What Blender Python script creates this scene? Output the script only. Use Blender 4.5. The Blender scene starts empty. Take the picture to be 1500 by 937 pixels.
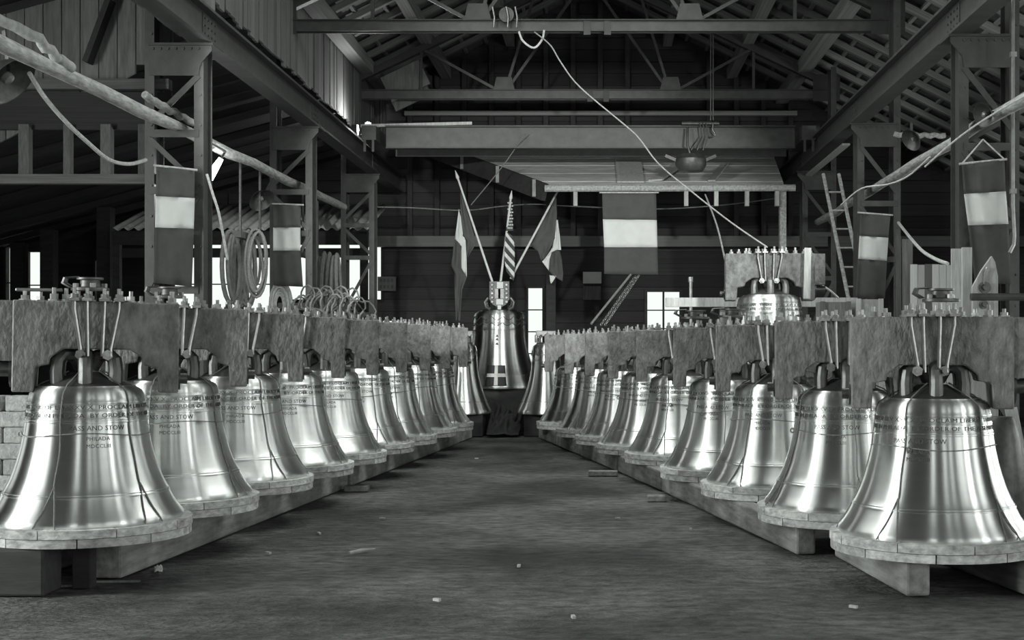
import bpy, math, random
from mathutils import Vector, Matrix, noise
R = random.Random(7)
sc = bpy.context.scene
C = sc.collection
PI = math.pi
# ------------------------------------------------------------------ camera
F = 1950.0; VX, VY, ZC = 880.0, 508.0, 1.5          # focal length and vanishing point in 1500x937 pixels
cam = bpy.data.cameras.new('camera'); camo = bpy.data.objects.new('camera', cam); C.objects.link(camo)
cam.sensor_width = 36.0; cam.lens = F / 1500 * 36; cam.clip_start = 0.1; cam.clip_end = 300
cam.shift_x = -(VX - 750) / 1500; cam.shift_y = (VY - 468.5) / 1500
camo.location = (0, 0, ZC); camo.rotation_euler = (PI / 2, 0, 0)
sc.camera = camo
# ------------------------------------------------------------------ world, light, exposure
sc.view_settings.view_transform = 'Standard'; sc.view_settings.look = 'None'
sc.view_settings.gamma = 1.0; sc.view_settings.use_curve_mapping = False
sc.view_settings.exposure = 0.3
W = bpy.data.worlds.new('overcast_sky'); sc.world = W; W.use_nodes = True
W.node_tree.nodes['Background'].inputs[0].default_value = (0.88, 0.92, 0.89, 1)
W.node_tree.nodes['Background'].inputs[1].default_value = 1.0
def area(name, loc, target, sx, sy, power, col=(0.96, 1.0, 0.97)):
    l = bpy.data.lights.new(name, 'AREA'); l.shape = 'RECTANGLE'; l.size = sx; l.size_y = sy
    l.energy = power; l.color = col
    o = bpy.data.objects.new(name, l); C.objects.link(o); o.location = loc
    o.rotation_euler = (Vector(target) - Vector(loc)).to_track_quat('-Z', 'Y').to_euler()
    return o
# daylight through the openings of the hall behind and beside the camera
# each opening: (start, end, sill, head, radiance)
WIN_LEFT = [(2.0, 3.4, 1.0, 6.2, 2.5), (5.2, 6.8, 0.4, 6.2, 28.0)]
WIN_RIGHT = [(-6.2, -4.8, 0.9, 6.0, 3.2), (-4.2, -2.8, 0.9, 6.0, 3.2), (-2.2, -0.8, 0.9, 6.0, 3.2), (1.2, 2.4, 0.3, 6.0, 9.0), (4.6, 6.0, 0.9, 6.0, 2.0), (9.6, 11.6, 0.9, 3.2, 4.0), (12.6, 14.6, 0.9, 3.2, 4.0), (15.6, 17.6, 0.9, 3.2, 4.0), (18.6, 20.6, 0.9, 3.2, 4.0)]
WIN_FRONT = [(-2.4, -1.0, 0.6, 6.2, 3.4), (3.2, 4.6, 0.8, 6.2, 2.4), (6.4, 7.8, 0.8, 6.0, 2.4)]
WIN_LEFT_FAR = [(12.0, 15.0, 0.6, 1.95, 1.5), (16.5, 19.5, 0.6, 1.95, 1.5)]
for wins, where, nm in ((WIN_LEFT, lambda c: ((-9.95, c, 0), (1, 0, 0)), 'left'), (WIN_RIGHT, lambda c: ((9.9, c, 0), (-1, 0, 0)), 'right'), (WIN_FRONT, lambda c: ((c, -6.95, 0), (0, 1, 0)), 'front'), (WIN_LEFT_FAR, lambda c: ((-13.1, c, 0), (1, 0, 0)), 'left_far')):
    for a0, a1, z0, z1, rad_ in wins:
        p, n = where((a0 + a1) / 2); p = Vector(p) + Vector((0, 0, (z0 + z1) / 2))
        area('daylight_' + nm, p, p + Vector(n), a1 - a0, z1 - z0, rad_ * PI * (a1 - a0) * (z1 - z0))
# unseen rooflights added to light the far end, high in both slopes of the nave roof, before the part of the roof that is in view
SKY0, SKY1 = 11.0, 17.0
for xa, xb in ((-3.3, -1.1), (0.6, 2.8)):
    za, zb = 8.99 - 0.5 * abs(xa + 0.25), 8.99 - 0.5 * abs(xb + 0.25); n = Vector((zb - za, 0, -(xb - xa))).normalized()
    c = Vector(((xa + xb) / 2, (SKY0 + SKY1) / 2, (za + zb) / 2)); l = area('daylight_rooflight', c, c + n, 1, 1, 300)
    l.data.size = SKY1 - SKY0; l.data.size_y = math.hypot(xb - xa, zb - za)
    x_ = Vector((0, 1, 0)); z_ = -n; l.rotation_euler = Matrix((x_, z_.cross(x_), z_)).transposed().to_euler()

def P(x, y, D):
    return Vector(((x - VX) / F * D, D, ZC + (VY - y) / F * D))
# ------------------------------------------------------------------ materials
MATS = {}
def mat(name, col, rough=0.7, metal=0.0, var=0.25, scale=4.0, stretch=(1, 1, 1), bump=0.0, bscale=None, rnd=0.0,
        aniso=0.0, trans=0.0, emit=0.0, spots=None, bdist=0.02):
    m = bpy.data.materials.new(name); m.use_nodes = True; nt = m.node_tree; N = nt.nodes; L = nt.links
    b = N['Principled BSDF']
    if not isinstance(col, tuple): col = (col * 0.98, col, col * 0.975)
    b.inputs['Roughness'].default_value = rough; b.inputs['Metallic'].default_value = metal
    tc = N.new('ShaderNodeTexCoord'); mp = N.new('ShaderNodeMapping'); mp.inputs['Scale'].default_value = stretch
    L.new(tc.outputs['Object'], mp.inputs[0])
    if rnd:
        oi = N.new('ShaderNodeObjectInfo'); mu = N.new('ShaderNodeVectorMath'); mu.operation = 'SCALE'
        L.new(oi.outputs['Random'], mu.inputs['Scale']); mu.inputs[0].default_value = (37, 51, 23)
        L.new(mu.outputs[0], mp.inputs['Location'])
    nz = N.new('ShaderNodeTexNoise'); nz.inputs['Scale'].default_value = scale; nz.inputs['Detail'].default_value = 6
    nz.inputs['Roughness'].default_value = 0.62
    L.new(mp.outputs[0], nz.inputs['Vector'])
    if var:
        mr = N.new('ShaderNodeMapRange'); mr.inputs[1].default_value = 0.28; mr.inputs[2].default_value = 0.72
        mr.inputs[3].default_value = 1 - var; mr.inputs[4].default_value = 1 + var
        L.new(nz.outputs['Fac'], mr.inputs[0])
        sca = N.new('ShaderNodeVectorMath'); sca.operation = 'SCALE'; sca.inputs[0].default_value = col
        out = mr.outputs[0]
        if rnd:
            rr = N.new('ShaderNodeMapRange'); rr.inputs[3].default_value = 1 - rnd; rr.inputs[4].default_value = 1 + rnd
            L.new(oi.outputs['Random'], rr.inputs[0])
            mm = N.new('ShaderNodeMath'); mm.operation = 'MULTIPLY'; L.new(out, mm.inputs[0]); L.new(rr.outputs[0], mm.inputs[1]); out = mm.outputs[0]
        if spots:                                    # large patches: (scale, amount)
            n2 = N.new('ShaderNodeTexNoise'); n2.inputs['Scale'].default_value = spots[0]; n2.inputs['Detail'].default_value = 3
            L.new(tc.outputs['Object'], n2.inputs['Vector'])
            m2 = N.new('ShaderNodeMapRange'); m2.inputs[1].default_value = 0.35; m2.inputs[2].default_value = 0.65
            m2.inputs[3].default_value = 1 - spots[1]; m2.inputs[4].default_value = 1 + spots[1]
            L.new(n2.outputs['Fac'], m2.inputs[0])
            mm = N.new('ShaderNodeMath'); mm.operation = 'MULTIPLY'; L.new(out, mm.inputs[0]); L.new(m2.outputs[0], mm.inputs[1]); out = mm.outputs[0]
        L.new(out, sca.inputs['Scale']); L.new(sca.outputs[0], b.inputs['Base Color'])
    else:
        b.inputs['Base Color'].default_value = (*col, 1)
    if bump:
        src = nz
        if bscale:
            src = N.new('ShaderNodeTexNoise'); src.inputs['Scale'].default_value = bscale; src.inputs['Detail'].default_value = 4
            L.new(mp.outputs[0], src.inputs['Vector'])
        bp = N.new('ShaderNodeBump'); bp.inputs['Strength'].default_value = min(1, bump); bp.inputs['Distance'].default_value = bdist
        L.new(src.outputs['Fac'], bp.inputs['Height']); L.new(bp.outputs[0], b.inputs['Normal'])
    if aniso:
        tg = N.new('ShaderNodeTangent'); tg.direction_type = 'RADIAL'; tg.axis = 'Z'
        L.new(tg.outputs[0], b.inputs['Tangent']); b.inputs['Anisotropic'].default_value = aniso; b.inputs['Anisotropic Rotation'].default_value = 0.25
        rm = N.new('ShaderNodeMapRange'); rm.inputs[1].default_value = 0.3; rm.inputs[2].default_value = 0.7
        rm.inputs[3].default_value = rough * 0.97; rm.inputs[4].default_value = rough * 1.06
        L.new(nz.outputs['Fac'], rm.inputs[0]); L.new(rm.outputs[0], b.inputs['Roughness'])
    if trans:
        tr = N.new('ShaderNodeBsdfTranslucent'); mx = N.new('ShaderNodeMixShader'); mx.inputs[0].default_value = trans
        tr.inputs['Color'].default_value = (*col, 1)
        L.new(b.outputs[0], mx.inputs[1]); L.new(tr.outputs[0], mx.inputs[2]); L.new(mx.outputs[0], N['Material Output'].inputs[0])
    if emit:
        b.inputs['Emission Color'].default_value = (0.95, 1, 0.96, 1); b.inputs['Emission Strength'].default_value = emit
    MATS[name] = m
    return m
mat('bronze', 0.90, rough=0.345, metal=1.0, var=0.05, scale=2.5, stretch=(1, 1, 6), aniso=1.0)
mat('bronze_letter', 0.09, rough=0.5, metal=0.5, var=0.2, scale=20)
mat('bronze_dull', 0.17, rough=0.5, metal=0.85, var=0.3, scale=9, bump=0.2)
mat('iron', 0.10, rough=0.45, metal=0.6, var=0.35, scale=12, bump=0.15)
mat('iron_bright', 0.24, rough=0.32, metal=0.9, var=0.25, scale=15)
mat('nut_steel', 0.30, rough=0.45, metal=0.6, var=0.25, scale=15, rnd=0.3)
mat('yoke_wood', 0.165, rough=0.72, var=0.55, scale=7, stretch=(2.0, 2.0, 1.1), bump=0.9, bscale=15, bdist=0.03, rnd=0.14, spots=(1.6, 0.25))
mat('beam_wood', 0.25, rough=0.8, var=0.4, scale=6, stretch=(3, 0.5, 3), bump=0.5, rnd=0.2, spots=(2.5, 0.3))
mat('ring_wood', 0.50, rough=0.75, var=0.55, scale=14, stretch=(1, 1, 2), bump=0.4, rnd=0.25)
mat('twine', 0.22, rough=0.9, var=0.35, scale=60)
mat('rope_grey', 0.30, rough=0.85, var=0.35, scale=30)
mat('rope_light', 0.55, rough=0.85, var=0.3, scale=30)
mat('earth', 0.09, rough=0.9, var=0.75, scale=9, stretch=(0.7, 1.3, 1), bump=1.0, bscale=30, spots=(0.6, 0.6), bdist=0.04)
mat('steel_paint', 0.075, rough=0.5, metal=0.2, var=0.25, scale=6, bump=0.1, rnd=0.1)
mat('steel_dark', 0.06, rough=0.55, metal=0.2, var=0.25, scale=6)
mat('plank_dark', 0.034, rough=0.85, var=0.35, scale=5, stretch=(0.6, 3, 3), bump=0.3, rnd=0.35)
mat('plank_old', 0.14, rough=0.85, var=0.4, scale=5, stretch=(5, 5, 0.5), bump=0.4, rnd=0.3)
mat('plank_pale', 0.42, rough=0.8, var=0.3, scale=6, stretch=(5, 5, 0.6), bump=0.3, rnd=0.2)
mat('rafter_wood', 0.24, rough=0.85, var=0.35, scale=5, rnd=0.35)
mat('shed_wood', 0.5, rough=0.85, var=0.3, scale=5, stretch=(0.5, 3, 3), rnd=0.12)
mat('plank_mid', 0.10, rough=0.85, var=0.35, scale=5, rnd=0.2)
mat('tile_clay', 0.13, rough=0.9, var=0.4, scale=6, bump=0.5)
mat('log_bark', 0.40, rough=0.85, var=0.5, scale=9, stretch=(3, 0.7, 3), bump=0.7)
mat('cloth_blue', 0.125, rough=0.9, var=0.12, scale=8, trans=0.25, rnd=0.1)
mat('cloth_white', 0.85, rough=0.9, var=0.05, scale=8, trans=0.25)
mat('cloth_red', 0.105, rough=0.9, var=0.12, scale=8, trans=0.25, rnd=0.1)
mat('paint_white', 0.72, rough=0.6, var=0.12, scale=12)
mat('paint_dark', 0.03, rough=0.5, var=0.2, scale=12)
mat('hose', 0.16, rough=0.7, var=0.3, scale=20)
mat('tarp', 0.045, rough=0.65, var=0.35, scale=5, bump=0.4)
mat('corrugated', 0.75, rough=0.55, metal=0.3, var=0.25, scale=5)
mat('concrete', 0.36, rough=0.9, var=0.3, scale=25, bump=0.8, rnd=0.12)
mat('paper', 0.6, rough=0.9, var=0.1)
mat('lamp_glow', 0.9, rough=0.4, var=0, emit=6.0)
mat('glass', 0.9, rough=0.05, var=0)
gb = MATS['glass'].node_tree.nodes['Principled BSDF']; gb.inputs['Transmission Weight'].default_value = 1.0; gb.inputs['IOR'].default_value = 1.02
# ------------------------------------------------------------------ mesh building
class MB:
    def __init__(s): s.v = []; s.f = []
    def add(s, vs, fs):
        o = len(s.v); s.v += [tuple(p) for p in vs]; s.f += [tuple(i + o for i in f) for f in fs]; return s
    def box(s, c, d, M=None):
        c = Vector(c); h = Vector(d) / 2
        vs = []
        for z in (-1, 1):
            for x, y in ((-1, -1), (1, -1), (1, 1), (-1, 1)):
                p = Vector((x * h.x, y * h.y, z * h.z))
                if M is not None: p = M @ p
                vs.append(c + p)
        return s.add(vs, [(3, 2, 1, 0), (4, 5, 6, 7), (0, 1, 5, 4), (1, 2, 6, 5), (2, 3, 7, 6), (3, 0, 4, 7)])
    def bx(s, x0, x1, y0, y1, z0, z1):
        return s.box(((x0 + x1) / 2, (y0 + y1) / 2, (z0 + z1) / 2), (abs(x1 - x0), abs(y1 - y0), abs(z1 - z0)))
    def bar(s, a, b, w, h, up=(0, 0, 1)):
        a = Vector(a); b = Vector(b); d = b - a; L = d.length; d.normalize(); up = Vector(up)
        if abs(d.dot(up)) > 0.98: up = Vector((0, 1, 0))
        x = d.cross(up).normalized(); z = x.cross(d).normalized()
        M = Matrix((x, d, z)).transposed()
        return s.box((a + b) / 2, (w, L, h), M)
    def tube(s, pts, r, n=8, closed=False, cap=True):
        pts = [Vector(p) for p in pts]; m = len(pts); vs = []; fs = []
        prev = None
        for i, p in enumerate(pts):
            a = pts[i - 1] if (i > 0 or closed) else p; b = pts[(i + 1) % m] if (i < m - 1 or closed) else p
            t = (b - a)
            if t.length < 1e-9: t = Vector((0, 0, 1))
            t.normalize()
            if prev is None:
                u = Vector((0, 0, 1)) if abs(t.z) < 0.9 else Vector((0, 1, 0))
                x = t.cross(u).normalized()
            else:
                x = (prev - t * prev.dot(t))
                if x.length < 1e-6: x = t.cross(Vector((0.3, 0.5, 0.8)))
                x.normalize()
            prev = x; y = t.cross(x)
            rr = r[i] if isinstance(r, (list, tuple)) else r
            for k in range(n):
                q = 2 * PI * k / n
                vs.append(p + x * math.cos(q) * rr + y * math.sin(q) * rr)
        for i in range(m if closed else m - 1):
            j = (i + 1) % m
            for k in range(n):
                l = (k + 1) % n
                fs.append((i * n + k, i * n + l, j * n + l, j * n + k))
        if cap and not closed:
            fs.append(tuple(range(n))[::-1]); fs.append(tuple((m - 1) * n + k for k in range(n)))
        return s.add(vs, fs)
    def cyl(s, a, b, r, n=10, r2=None): return s.tube([a, b], [r, r if r2 is None else r2], n)
    def lathe(s, prof, n=64, c=(0, 0, 0)):
        vs = []; fs = []; m = len(prof)
        for r, z in prof:
            for k in range(n):
                q = 2 * PI * k / n; vs.append((c[0] + r * math.cos(q), c[1] + r * math.sin(q), c[2] + z))
        for i in range(m - 1):
            for k in range(n):
                l = (k + 1) % n
                fs.append((i * n + k, i * n + l, (i + 1) * n + l, (i + 1) * n + k))
        return s.add(vs, fs)
    def prism(s, poly, y0, y1):                      # polygon in XZ, extruded along Y
        n = len(poly)
        vs = [(x, y0, z) for x, z in poly] + [(x, y1, z) for x, z in poly]
        fs = [tuple(range(n)), tuple(range(2 * n - 1, n - 1, -1))]
        for i in range(n):
            j = (i + 1) % n; fs.append((j, i, i + n, j + n))
        return s.add(vs, fs)
    def grid(s, rows):
        m = len(rows); n = len(rows[0]); vs = [p for r in rows for p in r]
        return s.add(vs, [(i * n + k, i * n + k + 1, (i + 1) * n + k + 1, (i + 1) * n + k) for i in range(m - 1) for k in range(n - 1)])
    def mesh(s, name, m, smooth=True, angle=35):
        me = bpy.data.meshes.new(name); me.from_pydata(s.v, [], s.f); me.update()
        if m: me.materials.append(MATS[m])
        if smooth:
            me.polygons.foreach_set('use_smooth', [True] * len(me.polygons)); me.set_sharp_from_angle(angle=math.radians(angle))
        return me
    def build(s, name, m, parent=None, smooth=True, angle=35, loc=None):
        return link(name, s.mesh(name, m, smooth, angle), parent, loc)
def link(name, me, parent=None, loc=None, rz=0.0, rot=None, scale=None):
    o = bpy.data.objects.new(name, me); C.objects.link(o); o.parent = parent
    if loc is not None: o.location = loc
    if rot is not None: o.rotation_euler = rot
    elif rz: o.rotation_euler = (0, 0, rz)
    if scale is not None: o.scale = scale
    return o
def tag(o, label, cat, group=None, kind=None):
    o['label'] = label; o['category'] = cat
    if group: o['group'] = group
    if kind: o['kind'] = kind
    return o
def empty(name, loc=(0, 0, 0), rz=0.0):
    o = bpy.data.objects.new(name, None); C.objects.link(o); o.location = loc; o.rotation_euler = (0, 0, rz); o.empty_display_size = 0.1
    return o
def struct(o): o['kind'] = 'structure'; return o
def bevel(o, w=0.012, seg=2):
    b = o.modifiers.new('bevel', 'BEVEL'); b.width = w; b.segments = seg; b.limit_method = 'ANGLE'; return o
UNIT = {}
def plank(name, m, c, d, parent, rot=None):          # shared unit box, scaled: one object for each board
    if m not in UNIT: UNIT[m] = MB().box((0, 0, 0), (1, 1, 1)).mesh('board', m, smooth=False)
    return link(name, UNIT[m], parent, c, rot=rot, scale=d)
def plank_between(name, m, a, b, w, h, parent, up=(0, 0, 1)):
    a = Vector(a); b = Vector(b); d = b - a; L = d.length; d.normalize(); up = Vector(up)
    if abs(d.dot(up)) > 0.98: up = Vector((0, 1, 0))
    x = d.cross(up).normalized(); z = x.cross(d).normalized()
    return plank(name, m, (a + b) / 2, (w, L, h), parent, rot=Matrix((x, d, z)).transposed().to_euler())
def roofz(X): return 8.85 - 0.5 * abs(X + 0.25)      # nave roof underside
def aislez(X): return 5.65 - 0.27 * (abs(X) - 4.5)   # left aisle roof underside
XL, XR, DB, DF = -13.2, 11.0, 28.0, -7.0             # hall extents
# ================================================================== SETTING
fl = MB(); NX, NY = 120, 150
rows = []
for j in range(NY + 1):
    y = DF + (DB - DF + 3) * j / NY; row = []
    for i in range(NX + 1):
        x = XL - 1 + (XR - XL + 2) * i / NX
        z = 0.012 * noise.noise((x * 0.9, y * 0.6, 0)) + 0.006 * noise.noise((x * 3.1, y * 2.2, 4))
        row.append((x, y, z - 0.008))
    rows.append(row)
fl.grid(rows)
struct(fl.build('floor', 'earth', angle=180))
# back wall of horizontal boards, with openings
HB = [(-12.5, -12.36, 2.1, 3.6), (-12.06, -11.72, 2.1, 3.5), (-10.62, -10.48, 2.2, 3.32),
      (-9.0, -6.95, 1.9, 3.74), (-6.75, -4.62, 2.5, 3.74), (-1.53, -1.23, 0.9, 2.74), (0.98, 1.66, 1.5, 2.66), (-4.6, -4.1, 1.9, 2.05), (7.5, 7.75, 2.2, 3.5)]
wb = struct(empty('wall_back', (0, DB, 0)))
def wall_rows(parent, m, holes, x0, x1, top, depth_off, bh, name='board'):
    z = 0.0
    while z < 9.0:
        z1 = z + bh; segs = [(x0, x1)]
        for hx0, hx1, hz0, hz1 in holes:
            if hz0 < z1 - 0.02 and hz1 > z + 0.02:
                ns = []
                for a, b in segs:
                    if hx0 > a: ns.append((a, min(b, hx0)))
                    if hx1 < b: ns.append((max(a, hx1), b))
                segs = [q for q in ns if q[1] - q[0] > 0.03]
        for a, b in segs:
            xs = top(z1)
            if xs is None: continue
            aa, bb = max(a, xs[0]), min(b, xs[1])
            if bb - aa > 0.05: plank(name, m, ((aa + bb) / 2, depth_off + R.uniform(-0.008, 0.008), z + bh / 2), (bb - aa, 0.04, bh - 0.018), parent)
        z = z1
def top_lim(z):
    lo = XL if z < aislez(XL) else (-(4.5 + (5.65 - z) / 0.27) if z < 5.65 else -4.5)
    hi = XR if z < roofz(XR) else -0.25 + (8.85 - z) / 0.5
    if z > roofz(-4.5): lo = max(lo, -0.25 - (8.85 - z) / 0.5)
    return (lo, hi) if hi > lo else None
wall_rows(wb, 'plank_dark', HB, XL, XR, top_lim, 0.05, 0.25)
# a tarred lining behind the boards so that no daylight leaks through the joints
def lining(holes, x0, x1, y, z0, z1, name, m='plank_dark', axis='y', parent=None):
    xs = sorted({x0, x1, *[h[0] for h in holes], *[h[1] for h in holes]}); b = MB()
    for a, c in zip(xs[:-1], xs[1:]):
        hs = sorted([h for h in holes if h[0] <= a + 1e-6 and h[1] >= c - 1e-6], key=lambda h: h[2]); z = z0
        for h in hs + [(0, 0, z1, z1)]:
            if h[2] > z:
                if axis == 'y': b.bx(a, c, y, y + 0.06, z, h[2])
                else: b.bx(y, y + 0.06, a, c, z, h[2])
            z = max(z, h[3])
    return b.build(name, m, parent, smooth=False)
lining(HB, XL - 0.1, XR + 0.1, 0.09, -0.05, 9.2, 'sheathing', 'plank_dark', 'y', wb)
for k, X in enumerate([-4.0 + 0.57 * i for i in range(15)]):
    if abs(X - 1.3) < 0.4 or abs(X + 1.4) < 0.2: continue
    plank('stud', 'plank_dark', (X, -0.06, (3.8 + roofz(X)) / 2), (0.10, 0.12, roofz(X) - 3.8), wb)
plank('tie_beam', 'steel_paint', (2.6, -0.3, 3.69), (15.2, 0.2, 0.22), wb)
plank('sill', 'rafter_wood', (0, -0.14, 6.38), (8.2, 0.16, 0.09), wb)
# windows set into the back wall
def window(name, x0, x1, z0, z1, cols, rws, fw=0.05):
    w = struct(empty(name, ((x0 + x1) / 2, DB + 0.02, z0))); hx = (x1 - x0) / 2; h = z1 - z0
    b = MB(); b.bx(-hx - fw, -hx, -0.05, 0.08, -fw, h + fw); b.bx(hx, hx + fw, -0.05, 0.08, -fw, h + fw)
    b.bx(-hx, hx, -0.05, 0.08, h, h + fw); b.bx(-hx, hx, -0.05, 0.08, -fw, 0)
    b.build('window_frame', 'plank_dark', w, smooth=False)
    for i in range(1, cols): MB().bx(-hx + 2 * hx * i / cols - 0.02, -hx + 2 * hx * i / cols + 0.02, -0.02, 0.05, 0, h).build('mullion', 'plank_dark', w, smooth=False)
    for i in range(1, rws): MB().bx(-hx, hx, -0.01, 0.03, h * i / rws - 0.012, h * i / rws + 0.012).build('glazing_bar', 'plank_dark', w, smooth=False)
    for i in range(cols):
        for j in range(rws):
            MB().bx(-hx + 2 * hx * i / cols, -hx + 2 * hx * (i + 1) / cols, 0.03, 0.034, h * j / rws, h * (j + 1) / rws).build('pane', 'glass', w, smooth=False)
window('window_1', -1.53, -1.23, 0.9, 2.74, 1, 4)
window('window_2', 0.98, 1.66, 1.5, 2.66, 2, 3, 0.06)
window('window_3', -9.0, -6.95, 1.9, 3.74, 3, 2)
window('window_4', -6.75, -4.62, 2.5, 3.74, 3, 1)
window('window_5', -12.06, -11.72, 2.1, 3.5, 1, 2)
window('window_6', -12.5, -12.36, 2.1, 3.6, 1, 2)
window('window_7', -10.62, -10.48, 2.2, 3.32, 1, 2)
# side and front walls (mostly out of view) with their daylight openings
wl = struct(empty('wall_left')); lining([w[:4] for w in WIN_LEFT_FAR], 9.2, DB + 0.1, XL - 0.06, -0.05, 3.5, 'boarding', 'plank_dark', 'x', wl)
lining([w[:4] for w in WIN_LEFT], DF, 9.2, -10.06, -0.05, 6.7, 'boarding', 'plank_dark', 'x', wl)
lining([], XL, -10.0, 9.2, -0.05, 6.7, 'return_wall', 'plank_dark', 'y', wl)
MB().prism([(-10.05, 4.1), (-4.6, 5.75), (-4.6, 6.7), (-10.05, 6.7)], 9.2, 9.26).build('return_gable', 'plank_dark', wl, smooth=False)
wr = struct(empty('wall_right')); lining([w[:4] for w in WIN_RIGHT], DF, DB + 0.1, 9.95, -0.05, 6.7, 'boarding', 'plank_dark', 'x', wr)
wf = struct(empty('wall_front')); lining([w[:4] for w in WIN_FRONT], -10.1, XR, -7.06, -0.05, 9.2, 'boarding', 'plank_dark', 'y', wf)
# nave roof
ce = struct(empty('ceiling'))
def slab(name, m, a, b, y0, y1, th, parent):
    (xa, za), (xb, zb) = a, b
    return MB().prism([(xa, za), (xb, zb), (xb, zb + th), (xa, za + th)], y0, y1).build(name, m, parent, smooth=False)
def deck(xa, xb, y0, y1): slab('roof_deck', 'tile_clay', (xa, roofz(xa) + 0.16), (xb, roofz(xb) + 0.16), y0, y1, 0.06, ce)
deck(-4.7, -0.25, DF, SKY0); deck(-4.7, -0.25, SKY1, DB + 0.3); deck(-4.7, -3.3, SKY0, SKY1); deck(-1.1, -0.25, SKY0, SKY1)
deck(-0.25, XR + 0.3, 9.2, SKY0); deck(-0.25, XR + 0.3, SKY1, DB + 0.3); deck(-0.25, 0.6, SKY0, SKY1); deck(2.8, XR + 0.3, SKY0, SKY1)
slab('roof_deck', 'tile_clay', (-0.25, 9.01), (4.5, roofz(4.5) + 0.16), DF, 9.2, 0.06, ce)
slab('roof_deck', 'plank_dark', (4.4, 6.62), (10.2, 6.62), DF, 9.26, 0.06, ce)
MB().prism([(4.4, 6.62), (10.1, 6.62), (10.1, roofz(10.1) + 0.1), (4.6, roofz(4.6) + 0.1)], 9.2, 9.26).build('return_gable', 'plank_dark', ce, smooth=False)
y = 9.0
while y < DB - 0.2:
    plank_between('rafter', 'rafter_wood', (-4.65, y, roofz(-4.65) + 0.05), (-0.25, y, 8.9), 0.11, 0.1, ce)
    plank_between('rafter', 'rafter_wood', (-0.25, y, 8.9), (10.6, y, roofz(10.6) + 0.05), 0.11, 0.1, ce)
    y += 0.82
for k in range(34):
    X = -4.5 + k * 0.42
    if abs(X + 0.25) < 0.1: continue
    plank('batten', 'rafter_wood', (X, (9 + DB) / 2, roofz(X) + 0.125), (0.06, DB - 9, 0.045), ce)
for X, w in ((-4.35, 0.24), (-3.25, 0.2), (-1.9, 0.18), (1.4, 0.18), (2.75, 0.2), (3.8, 0.24), (6.6, 0.2), (9.2, 0.2)):
    plank('purlin', 'rafter_wood', (X, (8 + DB) / 2, roofz(X) - 0.1), (w, DB - 8, 0.22), ce)
# upper left wall of upright boards above the crane rail
wu = struct(empty('wall_upper_left'))
y = 8.0
while y < DB - 0.1:
    w = R.uniform(0.16, 0.24); z0 = 4.85 if y < 15.4 else 5.52 + R.uniform(-0.03, 0.03)
    if y > 26.0: z0 = 5.4
    plank('board', 'plank_old', (-4.52 + R.uniform(-0.012, 0.012), y + w / 2, (z0 + 6.75) / 2), (0.035, w - 0.012, 6.75 - z0), wu)
    y += w
# left aisle roof
sl = struct(empty('ceiling_left_aisle'))
slab('roof_deck', 'plank_dark', (XL - 0.3, aislez(XL - 0.3) + 0.12), (-4.6, 5.73), 9.2, DB + 0.3, 0.05, sl)
slab('roof_deck', 'plank_dark', (-10.1, 6.6), (-4.6, 6.6), DF, 9.26, 0.05, sl)
y = 9.5
while y < DB - 0.2:
    plank_between('rafter', 'plank_dark', (XL, y, aislez(XL) + 0.03), (-4.62, y, aislez(-4.62) + 0.03), 0.1, 0.12, sl); y += 1.25
# boarded transverse wall over the left aisle, with its timber frame
wa = struct(empty('wall_aisle_gable', (0, 14.35, 0)))
X = -7.6
while X < -4.62:
    w = 0.2; lo = 4.54 if X > -5.1 else 4.54 - 0.51 * (-5.02 - X)
    b = MB().prism([(X, max(3.3, lo - 0.10 * (X < -5.1))), (X + w - 0.012, lo), (X + w - 0.012, aislez(X + w) - 0.05), (X, aislez(X) - 0.05)], -0.015, 0.015)
    b.build('board', 'plank_old', wa, smooth=False); X += w
for z, h in ((4.3, 0.11), (3.29, 0.10)): plank('rail', 'plank_mid', (-6.3, -0.12, z), (3.4, 0.12, h), wa)
plank('rail', 'plank_dark', (-6.3, -0.06, 4.03), (3.4, 0.05, 0.4), wa)
for px in (35, 98, 155, 210):
    plank('post', 'plank_mid', ((px - VX) / F * 14.2, -0.11, 3.6), (0.11 if px != 98 else 0.07, 0.1, 0.55), wa)
plank_between('brace', 'plank_dark', P(162, 0, 14.25) - Vector((0, 14.35, 0)), P(128, 92, 14.25) - Vector((0, 14.35, 0)), 0.06, 0.16, wa, up=(0, 1, 0))
# posts of the far left aisle
for px, D in ((28, 27.0), (72, 26.5), (155, 25.8)):
    X = (px - VX) / F * D
    tag(MB().bx(X - 0.13, X + 0.13, D - 0.13, D + 0.13, 0, aislez(X - 0.13) - 0.04).build('timber_post', 'plank_dark', smooth=False),
        {28: 'dark timber post at the far left beside a bright slit window', 72: 'dark timber post right of the far left window', 155: 'dark timber post left of the corrugated canopy'}[px], 'post')
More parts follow.
